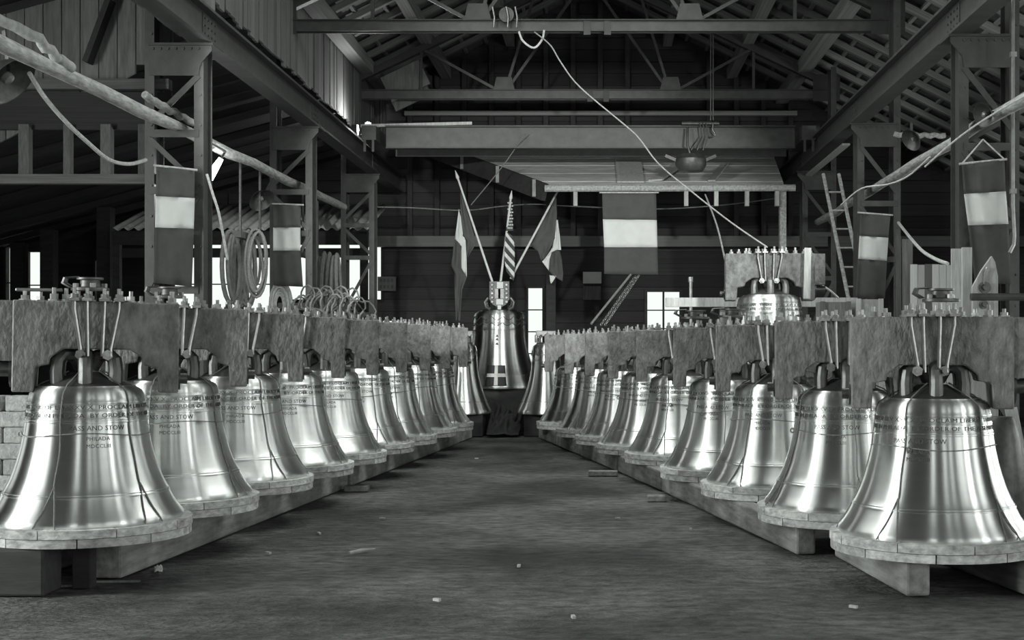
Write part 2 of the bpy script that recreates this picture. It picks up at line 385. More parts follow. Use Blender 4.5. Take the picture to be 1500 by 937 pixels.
# ================================================================== STEELWORK
RAILX = {'left': -4.2, 'right': 3.68}
def ibeam(b, x, y0, y1, z0, z1, fw, web=0.02, ft=0.03):
    b.bx(x - web, x + web, y0, y1, z0 + ft, z1 - ft); b.bx(x - fw, x + fw, y0, y1, z0, z0 + ft); b.bx(x - fw, x + fw, y0, y1, z1 - ft, z1)
for side in ('left', 'right'):
    r = empty('crane_rail', (RAILX[side], 8, 4.7))
    b = MB(); ibeam(b, 0, 0, 19.7, 0, 0.36, 0.11); b.build('rail_girder', 'steel_paint', r, smooth=False)
    b = MB(); b.bx(-0.035, 0.035, 0, 19.7, 0.36, 0.41); b.build('rail_head', 'steel_dark', r, smooth=False)
    inner = 1 if side == 'left' else -1
    for yy in ((6.2, 11.4, 16.6) if side == 'left' else (5.8, 11.2, 16.4)):
        sp = MB(); sp.bx(inner * 0.02, inner * 0.032, yy - 0.25, yy + 0.25, 0.05, 0.31); s_ = sp.build('splice_plate', 'steel_paint', r, smooth=False)
        rv = MB()
        for a in range(4):
            for c in range(3): rv.cyl((inner * 0.03, yy - 0.19 + a * 0.12, 0.10 + c * 0.08), (inner * 0.045, yy - 0.19 + a * 0.12, 0.10 + c * 0.08), 0.013, 6)
        rv.build('rivets', 'steel_paint', s_)['kind'] = 'stuff'
    tag(r, f'long riveted crane rail beam running back along the {side} columns', 'beam', 'crane rails')
COLS = {'left': (14.2, 19.5, 24.8), 'right': (13.8, 19.2, 24.4)}
nth = ('nearest', 'middle', 'farthest')
def angle_leg(b, x, y, z0, z1, w, sx, sy):
    b.bx(x, x + sx * w, y, y + sy * 0.012, z0, z1); b.bx(x, x + sx * 0.012, y, y + sy * w, z0, z1)
for side in ('left', 'right'):
    for i, D in enumerate(COLS[side]):
        s = -1 if side == 'left' else 1
        xi = RAILX[side] + s * 0.04; xo = RAILX[side] + s * 0.56
        c = empty('lattice_column', ((xi + xo) / 2, D, 0)); cx = (xi + xo) / 2
        for x, h in ((xi - cx, 4.68), (xo - cx, 6.6)):
            b = MB(); b.bx(x - 0.05, x + 0.05, -0.16, -0.145, 0, h); b.bx(x - 0.05, x + 0.05, 0.145, 0.16, 0, h); b.bx(x - 0.008, x + 0.008, -0.145, 0.145, 0, h)
            lg = b.build('leg', 'steel_paint', c, smooth=False)
            rv = MB(); z = 1.6
            while z < h - 0.1:
                rv.cyl((x + 0.02, -0.16, z), (x + 0.02, -0.172, z), 0.014, 6); z += 0.32
            rv.build('rivets', 'steel_paint', lg)['kind'] = 'stuff'
        a0, a1 = xi - cx, xo - cx
        b = MB(); q = -s                                        # bracket plate reaching under the rail
        b.prism([(a1, 4.70), (a0 + q * 0.14, 4.70), (a0 + q * 0.14, 4.62), (a0 + q * 0.02, 4.48), (a0, 4.36), (a1, 4.36)], -0.175, -0.16)
        br = b.build('bracket_plate', 'steel_paint', c, smooth=False)
        b = MB(); b.bx(min(a1, a0 + q * 0.16), max(a1, a0 + q * 0.16), -0.2, 0.2, 4.675, 4.70); b.build('cap_plate', 'steel_dark', c, smooth=False)
        rv = MB()
        for k in range(7): rv.cyl((a0 + (a1 - a0) * k / 6.5, -0.175, 4.64), (a0 + (a1 - a0) * k / 6.5, -0.188, 4.64), 0.016, 6)
        rv.build('rivets', 'steel_paint', br)['kind'] = 'stuff'
        zs = [0.6, 1.55, 2.1, 3.15, 3.75]
        if side == 'right': zs = [0.6, 1.6, 2.75, 3.55]
        for k, (z0, z1) in enumerate(zip(zs[:-1], zs[1:])):
            MB().bar((a0, -0.17, z0), (a1, -0.17, z0), 0.012, 0.08, up=(0, 0, 1)).build('strut', 'steel_paint', c, smooth=False)
            p, r_ = ((a0, a1) if k % 2 else (a1, a0))
            MB().bar((p, -0.165, z0 + 0.05), (r_, -0.165, z1 - 0.05), 0.012, 0.055, up=(0, 0, 1)).build('lacing_bar', 'steel_paint', c, smooth=False)
        MB().bar((a0, -0.165, zs[-1]), (a1, -0.165, zs[-1]), 0.012, 0.08).build('strut', 'steel_paint', c, smooth=False); MB().bar((a0, -0.165, 4.36), (a1, -0.165, 3.85 if side == 'left' else 3.7), 0.012, 0.06).build('knee_brace', 'steel_paint', c, smooth=False)
        tag(c, f'{nth[i]} riveted steel lattice column carrying the {side} crane rail', 'column', f'lattice columns under the {side} crane rail')
# travelling crane
cr = empty('travelling_crane', (-0.2, 22.8, 4.7))
MB().bx(-3.45, 3.5, -0.16, -0.14, 0.19, 0.54).build('bridge_girder', 'steel_paint', cr, smooth=False)
MB().bx(-3.45, 3.5, -0.24, -0.04, 0.53, 0.555).build('top_flange', 'steel_dark', cr, smooth=False)
MB().bx(-3.45, 3.5, -0.22, -0.06, 0.17, 0.19).build('bottom_flange', 'steel_dark', cr, smooth=False)
MB().bx(-3.45, 3.5, 0.9, 0.92, 0.19, 0.54).build('bridge_girder', 'steel_paint', cr, smooth=False)
for x, rx in ((-3.72, -4.0), (3.72, 3.88)):
    b = MB(); b.bx(x - 0.12, x + 0.12, -0.3, 1.1, 0.30, 0.54); e = b.build('end_carriage', 'steel_paint', cr, smooth=False)
    for dx in (-0.07, 0.07): MB().bx(x + dx - 0.02, x + dx + 0.02, -0.3, -0.27, 0.10, 0.30).build('leg_plate', 'steel_paint', e, smooth=False)
    for yy in (-0.05, 0.85): MB().cyl((rx - 0.05, yy, 0.50), (rx + 0.05, yy, 0.50), 0.1, 16).build('wheel', 'steel_dark', e)
    MB().bx(min(x, rx) - 0.05, max(x, rx) + 0.05, 0.36, 0.44, 0.40, 0.5).build('axle_beam', 'steel_dark', e, smooth=False)
MB().bar((-3.9, -0.05, 0.575), (-2.0, -0.05, 0.62), 0.05, 0.05).build('guard_bar', 'plank_pale', cr, smooth=False)
tag(cr, 'travelling crane with a deep riveted steel bridge girder across the hall', 'crane')
ch = empty('chain_hoist', (1.72, 22.4, 5.26))
MB().cyl((-0.35, 0.1, 0.02), (0.28, 0.1, 0.02), 0.035, 10).build('hoist_bar', 'iron_bright', ch)
b = MB()
for dx in (-0.05, 0.0, 0.05): b.tube([(dx, 0.05, 0.02), (dx + 0.03, 0.0, -0.2), (dx * 2 - 0.1, 0, -0.45)], 0.012, 6)
b.build('chain', 'iron', ch)
b = MB(); b.tube([(0.17, 0, 0.0), (0.17, 0, -0.12), (0.2, 0, -0.16), (0.2, 0, -0.2), (0.16, 0, -0.22), (0.13, 0, -0.19)], 0.016, 8); b.build('hook', 'iron_bright', ch)
b = MB(); b.cyl((0.13, 0, 0.05), (0.13, 0, 1.5), 0.012, 6); b.cyl((0.17, 0, 0.05), (0.17, 0, 1.5), 0.012, 6); b.build('hanging_chain', 'iron', ch)
tag(ch, 'chain hoist with a hook hanging at the crane girder', 'hoist')
# roof trusses
for i, D in enumerate((19.55, 24.85)):
    t = empty('roof_truss', (-0.25, D, 6.12))
    for dy in (-0.07, 0.07):
        MB().bx(-4.45, 4.45, dy - 0.008, dy + 0.008, 0, 0.15).build('bottom_chord', 'steel_paint', t, smooth=False)
    MB().bx(-4.45, 4.45, -0.12, 0.12, 0.15, 0.165).build('chord_flange', 'steel_dark', t, smooth=False)
    for s in (-1, 1):
        MB().bar((s * 4.45, 0, 0.3), (0, 0, 2.4), 0.14, 0.12).build('top_chord', 'steel_dark', t, smooth=False)
        for (xa, xb, zb) in ((1.55, 0.0, 2.3), (1.55, 3.1, 0.95), (1.55, 1.0, 1.9), (3.1, 3.1, 0.95)):
            MB().bar((s * xa, 0, 0.1), (s * xb, 0, zb), 0.05, 0.05).build('web_member', 'steel_paint', t, smooth=False)
        MB().prism([(s * 1.55 - 0.2, 0.16), (s * 1.55 + 0.2, 0.16), (s * 1.55 + 0.14, 0.4), (s * 1.55 - 0.14, 0.4)], -0.09, -0.08).build('gusset_plate', 'steel_paint', t, smooth=False)
        MB().bx(s * 4.45 - 0.25, s * 4.45 + 0.25, -0.09, -0.08, -0.05, 0.45).build('gusset_plate', 'steel_dark', t, smooth=False)
    for x in (-0.15, 0.15): MB().bx(0.2 + x - 0.05, 0.2 + x + 0.05, -0.1, -0.085, -0.06, 0.15).build('splice_angle', 'steel_dark', t, smooth=False)
    tag(t, ('nearer steel roof truss at the top of the picture', 'farther steel roof truss just above the crane girder')[i], 'truss', 'roof trusses')
# ================================================================== BELLS
PROF = [(0.592, 0.0), (0.600, 0.010), (0.600, 0.028), (0.592, 0.042), (0.575, 0.062), (0.556, 0.088), (0.540, 0.113), (0.521, 0.148), (0.509, 0.172),
        (0.513, 0.176), (0.510, 0.184), (0.501, 0.188), (0.503, 0.194), (0.496, 0.200), (0.478, 0.235), (0.458, 0.28), (0.440, 0.33), (0.424, 0.38), (0.410, 0.43), (0.398, 0.48),
        (0.387, 0.535), (0.378, 0.59), (0.373, 0.628), (0.377, 0.632), (0.376, 0.640), (0.371, 0.643), (0.374, 0.647), (0.373, 0.653), (0.368, 0.657),
        (0.364, 0.698), (0.367, 0.701), (0.366, 0.707), (0.362, 0.710), (0.359, 0.748), (0.363, 0.752), (0.362, 0.759), (0.357, 0.763), (0.354, 0.785),
        (0.347, 0.808), (0.335, 0.828), (0.317, 0.842), (0.300, 0.848), (0.296, 0.856), (0.284, 0.858)]
def rad(z, prof=PROF):
    for (r0, z0), (r1, z1) in zip(prof[:-1], prof[1:]):
        if z0 <= z <= z1: return r0 + (r1 - r0) * (z - z0) / max(1e-6, z1 - z0)
    return prof[-1][0]
inner = [(0.27, 0.80), (0.30, 0.74), (0.33, 0.5), (0.40, 0.25), (0.49, 0.08), (0.53, 0.0)]
ME_BODY = MB().lathe(inner[::-1][::-1] + [] if False else [(0.0, 0.80)] + inner + PROF, 112).mesh('bell_body', 'bronze', angle=50)
def text_mesh(lines, prof, m, relief=0.003):
    b = MB()
    for txt, size, z0, a0, mode, fit in lines:
        cu = bpy.data.curves.new('lettering', 'FONT'); cu.body = txt; cu.size = size; cu.extrude = 0.5; cu.resolution_u = 2
        cu.space_character = 1.05
        o = bpy.data.objects.new('lettering', cu); C.objects.link(o)
        dg = bpy.context.evaluated_depsgraph_get(); dg.update()
        me = bpy.data.meshes.new_from_object(o.evaluated_get(dg)); C.objects.unlink(o); bpy.data.objects.remove(o); bpy.data.curves.remove(cu)
        xs = [v.co.x for v in me.vertices]; w = max(xs) - min(xs); x0 = min(xs)
        k = (fit * rad(z0 + size * 0.35, prof) / w) if fit else 1.0
        vs = []
        for v in me.vertices:
            z = z0 + v.co.y; r = rad(z, prof); u = (v.co.x - x0) * k
            if mode == 'c': u -= w * k / 2
            a = a0 + u / rad(z0 + size * 0.35, prof)
            rr = r + (relief if v.co.z > 0 else -0.002)
            vs.append((rr * math.sin(a), -rr * math.cos(a), z))
        b.add(vs, [tuple(p.vertices) for p in me.polygons]); bpy.data.meshes.remove(me)
    return b.mesh('inscription', m, smooth=False)
ME_TEXT = [text_mesh([q], PROF, 'bronze_letter') for q in [
    ('PROCLAIM LIBERTY THROUGHOUT ALL THE LAND UNTO ALL THE INHABITANTS THEREOF LEV XXV X  ', 0.037, 0.716, 0.02, 'l', 2 * PI * 0.985),
    ('BY ORDER OF THE ASSEMBLY OF THE PROVINCE OF PENSYLVANIA FOR THE STATE HOUSE IN PHILADA  ', 0.037, 0.665, -0.12, 'l', 2 * PI * 0.985),
    ('PASS AND STOW', 0.042, 0.585, 0.0, 'c', 0), ('PHILADA', 0.034, 0.522, 0.0, 'c', 0), ('MDCCLIII', 0.034, 0.477, 0.0, 'c', 0)]]
# crown: dark cone and six canons
b = MB(); b.lathe([(0.284, 0.857), (0.25, 0.868), (0.12, 0.925), (0.10, 0.94), (0.0, 0.945)], 48)
for k in range(6):
    a = k * PI / 3; ca, sa = math.sin(a), -math.cos(a)
    b.tube([(0.20 * ca, 0.20 * sa, 0.875), (0.205 * ca, 0.205 * sa, 0.95), (0.195 * ca, 0.195 * sa, 1.02), (0.155 * ca, 0.155 * sa, 1.055), (0.09 * ca, 0.09 * sa, 1.05), (0.03 * ca, 0.03 * sa, 0.99)],
           [0.045, 0.042, 0.042, 0.042, 0.045, 0.06], 10)
ME_CROWN = b.mesh('crown', 'bronze_dull')
YT, YB, YH, YW = 1.37, 0.79, 0.5, 0.15
poly = [(-YH, YB), (-0.375, YB), (-0.365, 0.95), (-0.285, 0.965), (-0.275, 1.01), (-0.20, 1.065), (0.20, 1.065), (0.275, 1.01), (0.285, 0.965), (0.365, 0.95), (0.375, YB), (YH, YB), (YH, YT), (-YH, YT)]
ME_YOKE = MB().prism(poly, -YW, YW).mesh('yoke', 'yoke_wood', smooth=False)
ME_YEND = MB().bx(0, 0.115, -YW + 0.012, YW - 0.012, 0.985, YT - 0.004).mesh('yoke_end', 'yoke_wood', smooth=False)
RODS = [(-0.135, -0.095), (-0.06, -0.052), (0.043, 0.036), (0.13, 0.085)]
ME_ROD = []
for t, bt in RODS:
    b = MB(); b.tube([(t, -YW - 0.045, YT + 0.05), (t, -YW - 0.045, YT - 0.05), (bt, -YW - 0.05, 1.07), (bt * 1.0, -YW - 0.055, 1.02)], 0.0135, 8)
    ME_ROD.append(b.mesh('strap_rod', 'iron_bright'))
b = MB(); b.cyl((0, 0, 0), (0, 0, 0.028), 0.024, 6); b.cyl((0, 0, 0.028), (0, 0, 0.065), 0.012, 8); b.cyl((0, 0, -0.006), (0, 0, 0.003), 0.034, 12)
ME_NUT = b.mesh('nut', 'nut_steel')
b = MB(); b.cyl((0, 0, -0.004), (0, 0, 0.006), 0.036, 10); b.cyl((0, 0, 0.0), (0, 0, 0.034), 0.026, 6); b.cyl((0, 0, 0.03), (0, 0, 0.066), 0.013, 8)
ME_BOLT = b.mesh('bolt', 'nut_steel')
ME_STRAP = MB().bx(-0.030, 0.030, -YW - 0.085, YW + 0.06, YT + 0.001, YT + 0.018).mesh('strap_plate', 'nut_steel', smooth=False)
b = MB(); b.cyl((0, 0, 0), (0, -0.035, 0), 0.034, 6); b.cyl((0, -0.03, 0), (0, -0.06, 0), 0.016, 8)
ME_CBOLT = b.mesh('crown_bolt', 'nut_steel')
b = MB(); b.cyl((-0.012, 0, 0), (0.012, 0, 0), 0.115, 20); b.cyl((0.0, 0, 0), (0.12, 0, 0), 0.045, 16); ME_GUD = b.mesh('gudgeon', 'iron')
b = MB(); b.cyl((-0.012, 0, 0), (0.006, 0, 0), 0.075, 16); b.cyl((0.0, 0, 0), (0.05, 0, 0), 0.035, 16); ME_GUDI = b.mesh('gudgeon', 'iron')
def twine_mesh(seed):
    rr = random.Random(seed); b = MB()
    def on(a, z, off=0.005):
        r = rad(z) + off; return (r * math.sin(a), -r * math.cos(a), z)
    for k in range(5):
        a = k * PI / 2.5 + 0.35 + rr.uniform(-0.12, 0.12); tw = rr.uniform(-0.06, 0.06)
        pts = [(0.11 * math.sin(a * 1.02), -0.11 * math.cos(a * 1.02), 0.95), (0.2 * math.sin(a), -0.2 * math.cos(a), 0.905), (0.288 * math.sin(a), -0.288 * math.cos(a), 0.868)]
        pts += [on(a + tw * (0.85 - z) + 0.012 * math.sin(z * 17 + k), z) for z in [0.845, 0.825, 0.8, 0.765, 0.7, 0.62, 0.54, 0.46, 0.38, 0.31, 0.25]]
        b.tube(pts, 0.0045, 6)
        e = a + tw * 0.6
        for d in (-0.13, 0.10):
            b.tube([on(e, 0.25)] + [on(e + d * (0.25 - z) / 0.25, z) for z in (0.2, 0.15, 0.1, 0.05, 0.02)] + [(0.61 * math.sin(e + d), -0.61 * math.cos(e + d), 0.006)], 0.0042, 6)
    ph = rr.uniform(0, 6)
    b.tube([on(2 * PI * i / 60, 0.555 + 0.012 * math.sin(3 * 2 * PI * i / 60 + ph), 0.006) for i in range(60)], 0.004, 6, closed=True)
    a = ph; p = Vector(on(a, 0.555 + 0.012 * math.sin(3 * a + ph), 0.012))
    b.tube([p + Vector((0.014 * math.cos(t), -0.01, 0.016 * math.sin(t) - 0.01)) for t in [i * PI / 5 for i in range(10)]], 0.006, 6, closed=True)
    return b.mesh('binding_twine', 'twine')
ME_TWINE = [twine_mesh(i) for i in range(4)]
def yoked_bell(loc, rz, trot, ydx, outer, seed, scale=(1, 1, 1), twine=True, dz=0.0, lean=0.0):
    rr = random.Random(seed)
    o = empty('bronze_bell', loc, 0); o.scale = scale
    bd = link('bell_body', ME_BODY, o, rz=rr.uniform(0, 6))
    for me in ME_TEXT: link('inscription_line', me, o, rz=trot)
    cr = link('crown', ME_CROWN, o, rz=rz)
    def rot(x, y, z): return (x * math.cos(rz) - y * math.sin(rz), x * math.sin(rz) + y * math.cos(rz), z)
    oy = rot(ydx, 0, dz)
    yk = link('yoke', ME_YOKE, o, oy, rot=(0, lean, rz)); bevel(yk, 0.008, 1)
    link('yoke_end', ME_YEND, yk, (YH if outer > 0 else -YH - 0.115, 0, 0))
    for me in ME_ROD: link('strap_rod', me, yk)
    for t, _ in RODS:
        link('strap_plate', ME_STRAP, yk, (t, 0, 0)); link('nut', ME_NUT, yk, (t, -YW - 0.045, YT + 0.018)); link('nut', ME_NUT, yk, (t, YW + 0.03, YT + 0.018))
    for x in (-0.095, 0.068): link('crown_bolt', ME_CBOLT, yk, (x, -YW - 0.03, 1.03), rot=(0, rr.uniform(0, 1), 0))
    xs = [-0.44, -0.36, -0.27, -0.21, 0.2, 0.28, 0.37, 0.44]
    for x in xs:
        if rr.random() < 0.85:
            link('bolt', ME_BOLT, yk, (x + rr.uniform(-0.02, 0.02), rr.uniform(-0.11, 0.08), YT + 0.004), rot=(0, 0, rr.uniform(0, 1)), scale=(1, 1, rr.uniform(0.7, 1.25)))
    link('gudgeon', ME_GUD, yk, (outer * (YH + 0.01), 0, 0.93), rot=(0, 0, 0 if outer > 0 else PI))
    link('gudgeon', ME_GUDI, yk, (-outer * (YH + 0.006), 0, 0.88), rot=(0, 0, 0 if outer < 0 else PI))
    if twine: link('binding_twine', ME_TWINE[seed % 4], o, rz=rr.uniform(-0.5, 0.5))
    return o
# wooden ring of two layers of sawn boards under each bell
def ring_seg(r0, r1, z0, z1, da):
    b = MB(); n = 6; vs = []
    for i in range(n + 1):
        a = -da / 2 + da * i / n; c_, s_ = math.cos(a), math.sin(a)
        vs += [(r0 * c_, r0 * s_, z0), (r1 * c_, r1 * s_, z0), (r1 * c_, r1 * s_, z1), (r0 * c_, r0 * s_, z1)]
    fs = []
    for i in range(n):
        for k in range(4):
            fs.append((i * 4 + k, (i + 1) * 4 + k, (i + 1) * 4 + (k + 1) % 4, i * 4 + (k + 1) % 4))
    fs += [(0, 1, 2, 3), (n * 4 + 3, n * 4 + 2, n * 4 + 1, n * 4)]
    return b.add(vs, fs).mesh('ring_board', 'ring_wood', smooth=True, angle=30)
NSEG = 9
ME_RS = [ring_seg(0.40, 0.655, -0.052, 0.0, 2 * PI / NSEG - 0.010), ring_seg(0.42, 0.648, -0.108, -0.056, 2 * PI / NSEG - 0.012)]
ORD = ['first', 'second', 'third', 'fourth', 'fifth', 'sixth', 'seventh', 'eighth', 'ninth']
DL = [8.63, 9.97, 11.4, 12.76, 14.12, 15.5, 16.86, 18.22, 19.6]
XLr = [-3.33 + 0.0730 * (d - 8.63) for d in DL]
DR = [8.53, 9.98, 11.68, 13.2, 15.0, 16.38, 17.9, 19.4, 21.2]
XRr = [2.13, 1.83, 1.53, 1.24, 0.92, 0.61, 0.31, 0.0, -0.37]
ZL, ZR = 0.395, 0.32
for side, XS, DS, Z in (('left', XLr, DL, ZL), ('right', XRr, DR, ZR)):
    for i, (x, d) in enumerate(zip(XS, DS)):
        los = math.atan2(x, d)
        if side == 'left':
            rz = -los * 0.85; rz = abs(rz) * 1.0; trot = 0.50 - 0.05 * i + R.uniform(-0.15, 0.15); yd = 0.05; outer = -1
        else:
            rz = -abs(los) * 0.6 if x > 0 else 0.0; trot = -0.42 + R.uniform(-0.15, 0.15); yd = -0.02; outer = 1
        o = yoked_bell((x, d, Z), rz, trot, yd, outer, i + (0 if side == 'left' else 20), dz=0.025 if side == 'left' else 0.0, lean=math.radians(0.9) if side == 'left' else 0)
        pos = ('nearest', 'farthest')[i > 0] if i in (0, 8) else ORD[i]
        where = f'{pos} in the {side} row' if i in (0, 8) else f'{pos} from the camera in the {side} row'
        tag(o, f'polished bronze bell under a wooden yoke, {where}', 'bell', f'yoked bells in the {side} row')
        rg = empty('wooden_ring', (x, d, Z)); a0 = R.uniform(0, 1)
        for lay in (0, 1):
            for k in range(NSEG):
                link('ring_board', ME_RS[lay], rg, rz=a0 + lay * 0.35 + 2 * PI * k / NSEG, loc=(0, 0, 0))
        tag(rg, f'pale ring of sawn boards under the {pos} yoked bell of the {side} row', 'ring', f'wooden rings in the {side} row')
# squared timbers the rings rest on
def timber(a, b, w, z1, label, group):
    a = Vector(a); b = Vector(b); d = b - a; L = d.length
    m = MB(); n = 8
    o = MB().box((0, 0, 0), (w, L, z1 - 0.002)).build('squared_timber', 'beam_wood', smooth=False)
    o.location = ((a.x + b.x) / 2, (a.y + b.y) / 2, z1 / 2); o.rotation_euler = (0, 0, math.atan2(-d.x, d.y)); bevel(o, 0.018, 2)
    return tag(o, label, 'beam', group)
def axR(d):
    for i in range(8):
        if d <= DR[i + 1] or i == 7: return XRr[i] + (XRr[i + 1] - XRr[i]) * (d - DR[i]) / (DR[i + 1] - DR[i])
def axL(d): return -3.33 + 0.0730 * (d - 8.63)
segs = [(8.0, 9.55), (9.62, 13.85), (13.93, 16.0), (16.08, 20.2), (20.28, 22.0)]
for k, (d0, d1) in enumerate(segs):
    for off, nm in ((-0.42, 'inner'), (0.40, 'outer')):
        o0, o1 = ((-0.33, -0.17) if nm == 'inner' else (0.40, 0.45)) if k == 0 else (off, off)
        timber((axR(d0) + o0, d0, 0), (axR(d1) + o1, d1, 0), 0.15, ZR - 0.11, f'{nm} squared timber under the right row, {ORD[k]} length from the camera', 'timbers under the right row')
segs = [(8.62, 14.2), (14.32, 22.0)]
for k, (d0, d1) in enumerate(segs):
    for off, nm in ((0.13, 'inner'), (-0.45, 'outer')):
        timber((axL(d0) + off, d0 - (0.3 if nm == 'outer' and k == 0 else 0), 0), (axL(d1) + off, d1, 0), 0.2, ZL - 0.11, f'{nm} squared timber under the left row, {ORD[k]} length from the camera', 'timbers under the left row')
for (px0, px1, py, lab) in ((862, 905, 690, 'flat wooden sleeper poking out under the middle of the right row'), (948, 975, 726, 'short wooden sleeper poking out nearer along the right row'), (505, 540, 712, 'short wooden offcut poking out under the left row')):
    D = F * 1.45 / (py - VY); o = MB().bx(-0.5 * (px1 - px0) / F * D, 0.5 * (px1 - px0) / F * D, -0.07, 0.07, 0, 0.06).build('sleeper', 'beam_wood', smooth=False)
    o.location = ((0.5 * (px0 + px1) - VX) / F * D, D, 0.0); bevel(o, 0.008, 1); tag(o, lab, 'plank')
# blocking under the nearest left bell, its shade put into the dark wood colour
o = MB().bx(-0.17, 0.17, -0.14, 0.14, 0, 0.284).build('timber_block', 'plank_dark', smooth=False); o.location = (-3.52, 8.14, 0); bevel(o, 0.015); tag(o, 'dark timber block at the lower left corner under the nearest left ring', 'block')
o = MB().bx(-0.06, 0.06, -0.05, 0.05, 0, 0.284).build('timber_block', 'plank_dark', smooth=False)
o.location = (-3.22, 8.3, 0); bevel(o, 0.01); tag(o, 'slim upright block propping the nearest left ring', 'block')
# ------------------------------------------------------------------ the two end bells and the tall main bell
def french_profile(rl, rs, h):
    pts = [(1.0, 0), (1.02, 0.012), (1.02, 0.03), (0.975, 0.07), (0.92, 0.12), (0.86, 0.17), (0.87, 0.178), (0.855, 0.186), (0.80, 0.24), (0.73, 0.32), (0.67, 0.41), (0.62, 0.50), (0.585, 0.58), (0.56, 0.66), (0.555, 0.74), (0.565, 0.748), (0.55, 0.756), (0.545, 0.83), (0.555, 0.838), (0.54, 0.846), (0.535, 0.92), (0.51, 0.955), (0.46, 0.98), (0.40, 0.99), (0.38, 1.0)]
    out = []
    for r, z in pts:
        t = (r - 0.535) / (1.0 - 0.535)
        out.append(((rs + (rl - rs) * t) if t > 0 else rs * (r / 0.535), z * h))
    return out
def plain_bell(name, loc, rl, rs, h):
    o = empty(name, loc); pr = french_profile(rl, rs, h)
    MB().lathe([(0.0, h * 0.93), (rs * 0.8, h * 0.9), (rs * 0.9, h * 0.6), (rl * 0.85, 0.05 * h), (rl * 0.9, 0.0)] + pr, 96).build('bell_body', 'bronze', o, angle=50)
    b = MB(); b.lathe([(pr[-1][0], h), (pr[-1][0] * 0.9, h + 0.02), (0.0, h + 0.03)], 40)
    for k in range(6):
        a = k * PI / 3; ca, sa = math.sin(a) * rs, -math.cos(a) * rs
        b.tube([(0.5 * ca, 0.5 * sa, h), (0.55 * ca, 0.55 * sa, h + 0.35 * rs), (0.4 * ca, 0.4 * sa, h + 0.6 * rs), (0.1 * ca, 0.1 * sa, h + 0.55 * rs)], 0.10 * rs, 8)
    b.build('crown', 'bronze_dull', o)
    return o, pr
def frieze(o, pr, h, zc, n, hh):                   # relief leaves or festoons round a band
    b = MB()
    for k in range(n):
        a = 2 * PI * k / n; pts = []
        for t in range(7):
            u = t / 6; aa = a + 2 * PI / n * (u - 0.5); z = zc - hh * math.sin(PI * u); r = rad(z, pr) + 0.004
            pts.append((r * math.sin(aa), -r * math.cos(aa), z))
        b.tube(pts, 0.005, 6)
    b.build('relief_band', 'bronze_letter', o)
for side, X, lab in (('left', -2.34, 'slim unyoked bell at the far end of the left row beside the tall bell'), ('right', -0.93, 'slim unyoked bell at the far end of the right row beside the tall bell')):
    o, pr = plain_bell('bronze_bell', (X, 22.6, 0.375), 0.49, 0.235, 1.18)
    frieze(o, pr, 1.18, 1.07, 12, 0.09)
    b = MB(); b.bx(-0.17, 0.17, -0.06, 0.06, 1.30, 1.40); b.cyl((-0.16, -0.05, 1.33), (-0.16, -0.05, 1.2), 0.03, 8); b.cyl((0.16, -0.05, 1.33), (0.16, -0.05, 1.2), 0.03, 8)
    bevel(b.build('headstock', 'nut_steel', o), 0.01); tag(o, lab, 'bell')
    p = MB().bx(X - 0.36, X + 0.36, 22.3, 22.95, 0, 0.372).build('bell_plinth', 'plank_dark', smooth=False); bevel(p)
    tag(p, f'dark timber plinth under the slim bell ending the {side} row', 'plinth')
MBX, MBD = (731 - VX) / F * 24.3, 24.3
o, pr = plain_bell('main_bell', (MBX, MBD, 0.755), 0.76, 0.47, 1.41)
frieze(o, pr, 1.41, 1.30, 14, 0.07); frieze(o, pr, 1.41, 1.18, 16, 0.05)
# emblem: dark square with a white cross, on the waist of the bell
b = MB(); rows = []
def on_main(ax, z, off): r = rad(z, pr) + off; return (r * math.sin(ax), -r * math.cos(ax), z)
def patch(a0, a1, z0, z1, off, m, name):
    rows_ = [[on_main(a0 + (a1 - a0) * i / 10, z0 + (z1 - z0) * j / 30, off) for i in range(11)] for j in range(31)]
    q = MB().grid(rows_); e = q.build(name, m, o); s_ = e.modifiers.new('thickness', 'SOLIDIFY'); s_.thickness = 0.006; return e
em = patch(-0.25, 0.25, 0.06, 0.42, 0.014, 'paint_dark', 'emblem')
patch(-0.045, 0.045, 0.065, 0.415, 0.020, 'paint_white', 'cross_upright'); patch(-0.245, 0.245, 0.215, 0.275, 0.0202, 'paint_white', 'cross_bar')
b = MB()
for z in (0.78, 0.86, 0.92): b.add([on_main(a, zz, 0.004) for a, zz in ((-0.06, z), (0.06, z), (0.03, z + 0.045), (-0.03, z + 0.045))], [(0, 1, 2, 3)])
b.build('relief_mark', 'bronze_letter', o)
tag(o, 'tallest bronze bell between the two rows, with a white cross emblem', 'bell')
# stand under the main bell
b = MB(); b.bx(MBX - 0.62, MBX + 0.62, MBD - 0.62, MBD + 0.62, 0, 0.75)
tag(bevel(b.build('bell_stand', 'plank_dark', smooth=False)), 'dark timber stand under the tallest bell', 'stand')
rows = []
for j in range(31):
    v = j / 30
    row = []
    for i in range(41):
        u = i / 40; x = MBX - 0.72 + 1.44 * u
        t = max(0, (v - 0.12) / 0.88)
        z = 0.74 - 0.70 * (t ** 0.62 if t > 0 else 0); yy = MBD - 0.66 - 1.5 * t
        n1 = noise.noise((x * 3.1, t * 2.3, 1.0)); n2 = noise.noise((x * 6 + t * 3, t * 5, 9.0)); am = min(1, t * 4) * min(1, (1 - t) * 3 + 0.15)
        sm = min(1, t / 0.3); x2 = (MBX + (x - MBX)) * (1 - sm) + (-1.635 + (x - MBX) / 0.72 * 0.27) * sm
        row.append((x2 + 0.03 * n2 * am, yy + 0.15 * n1 * am, max(0.02, z + (0.14 * n1 + 0.08 * n2) * am)))
    rows.append(row)
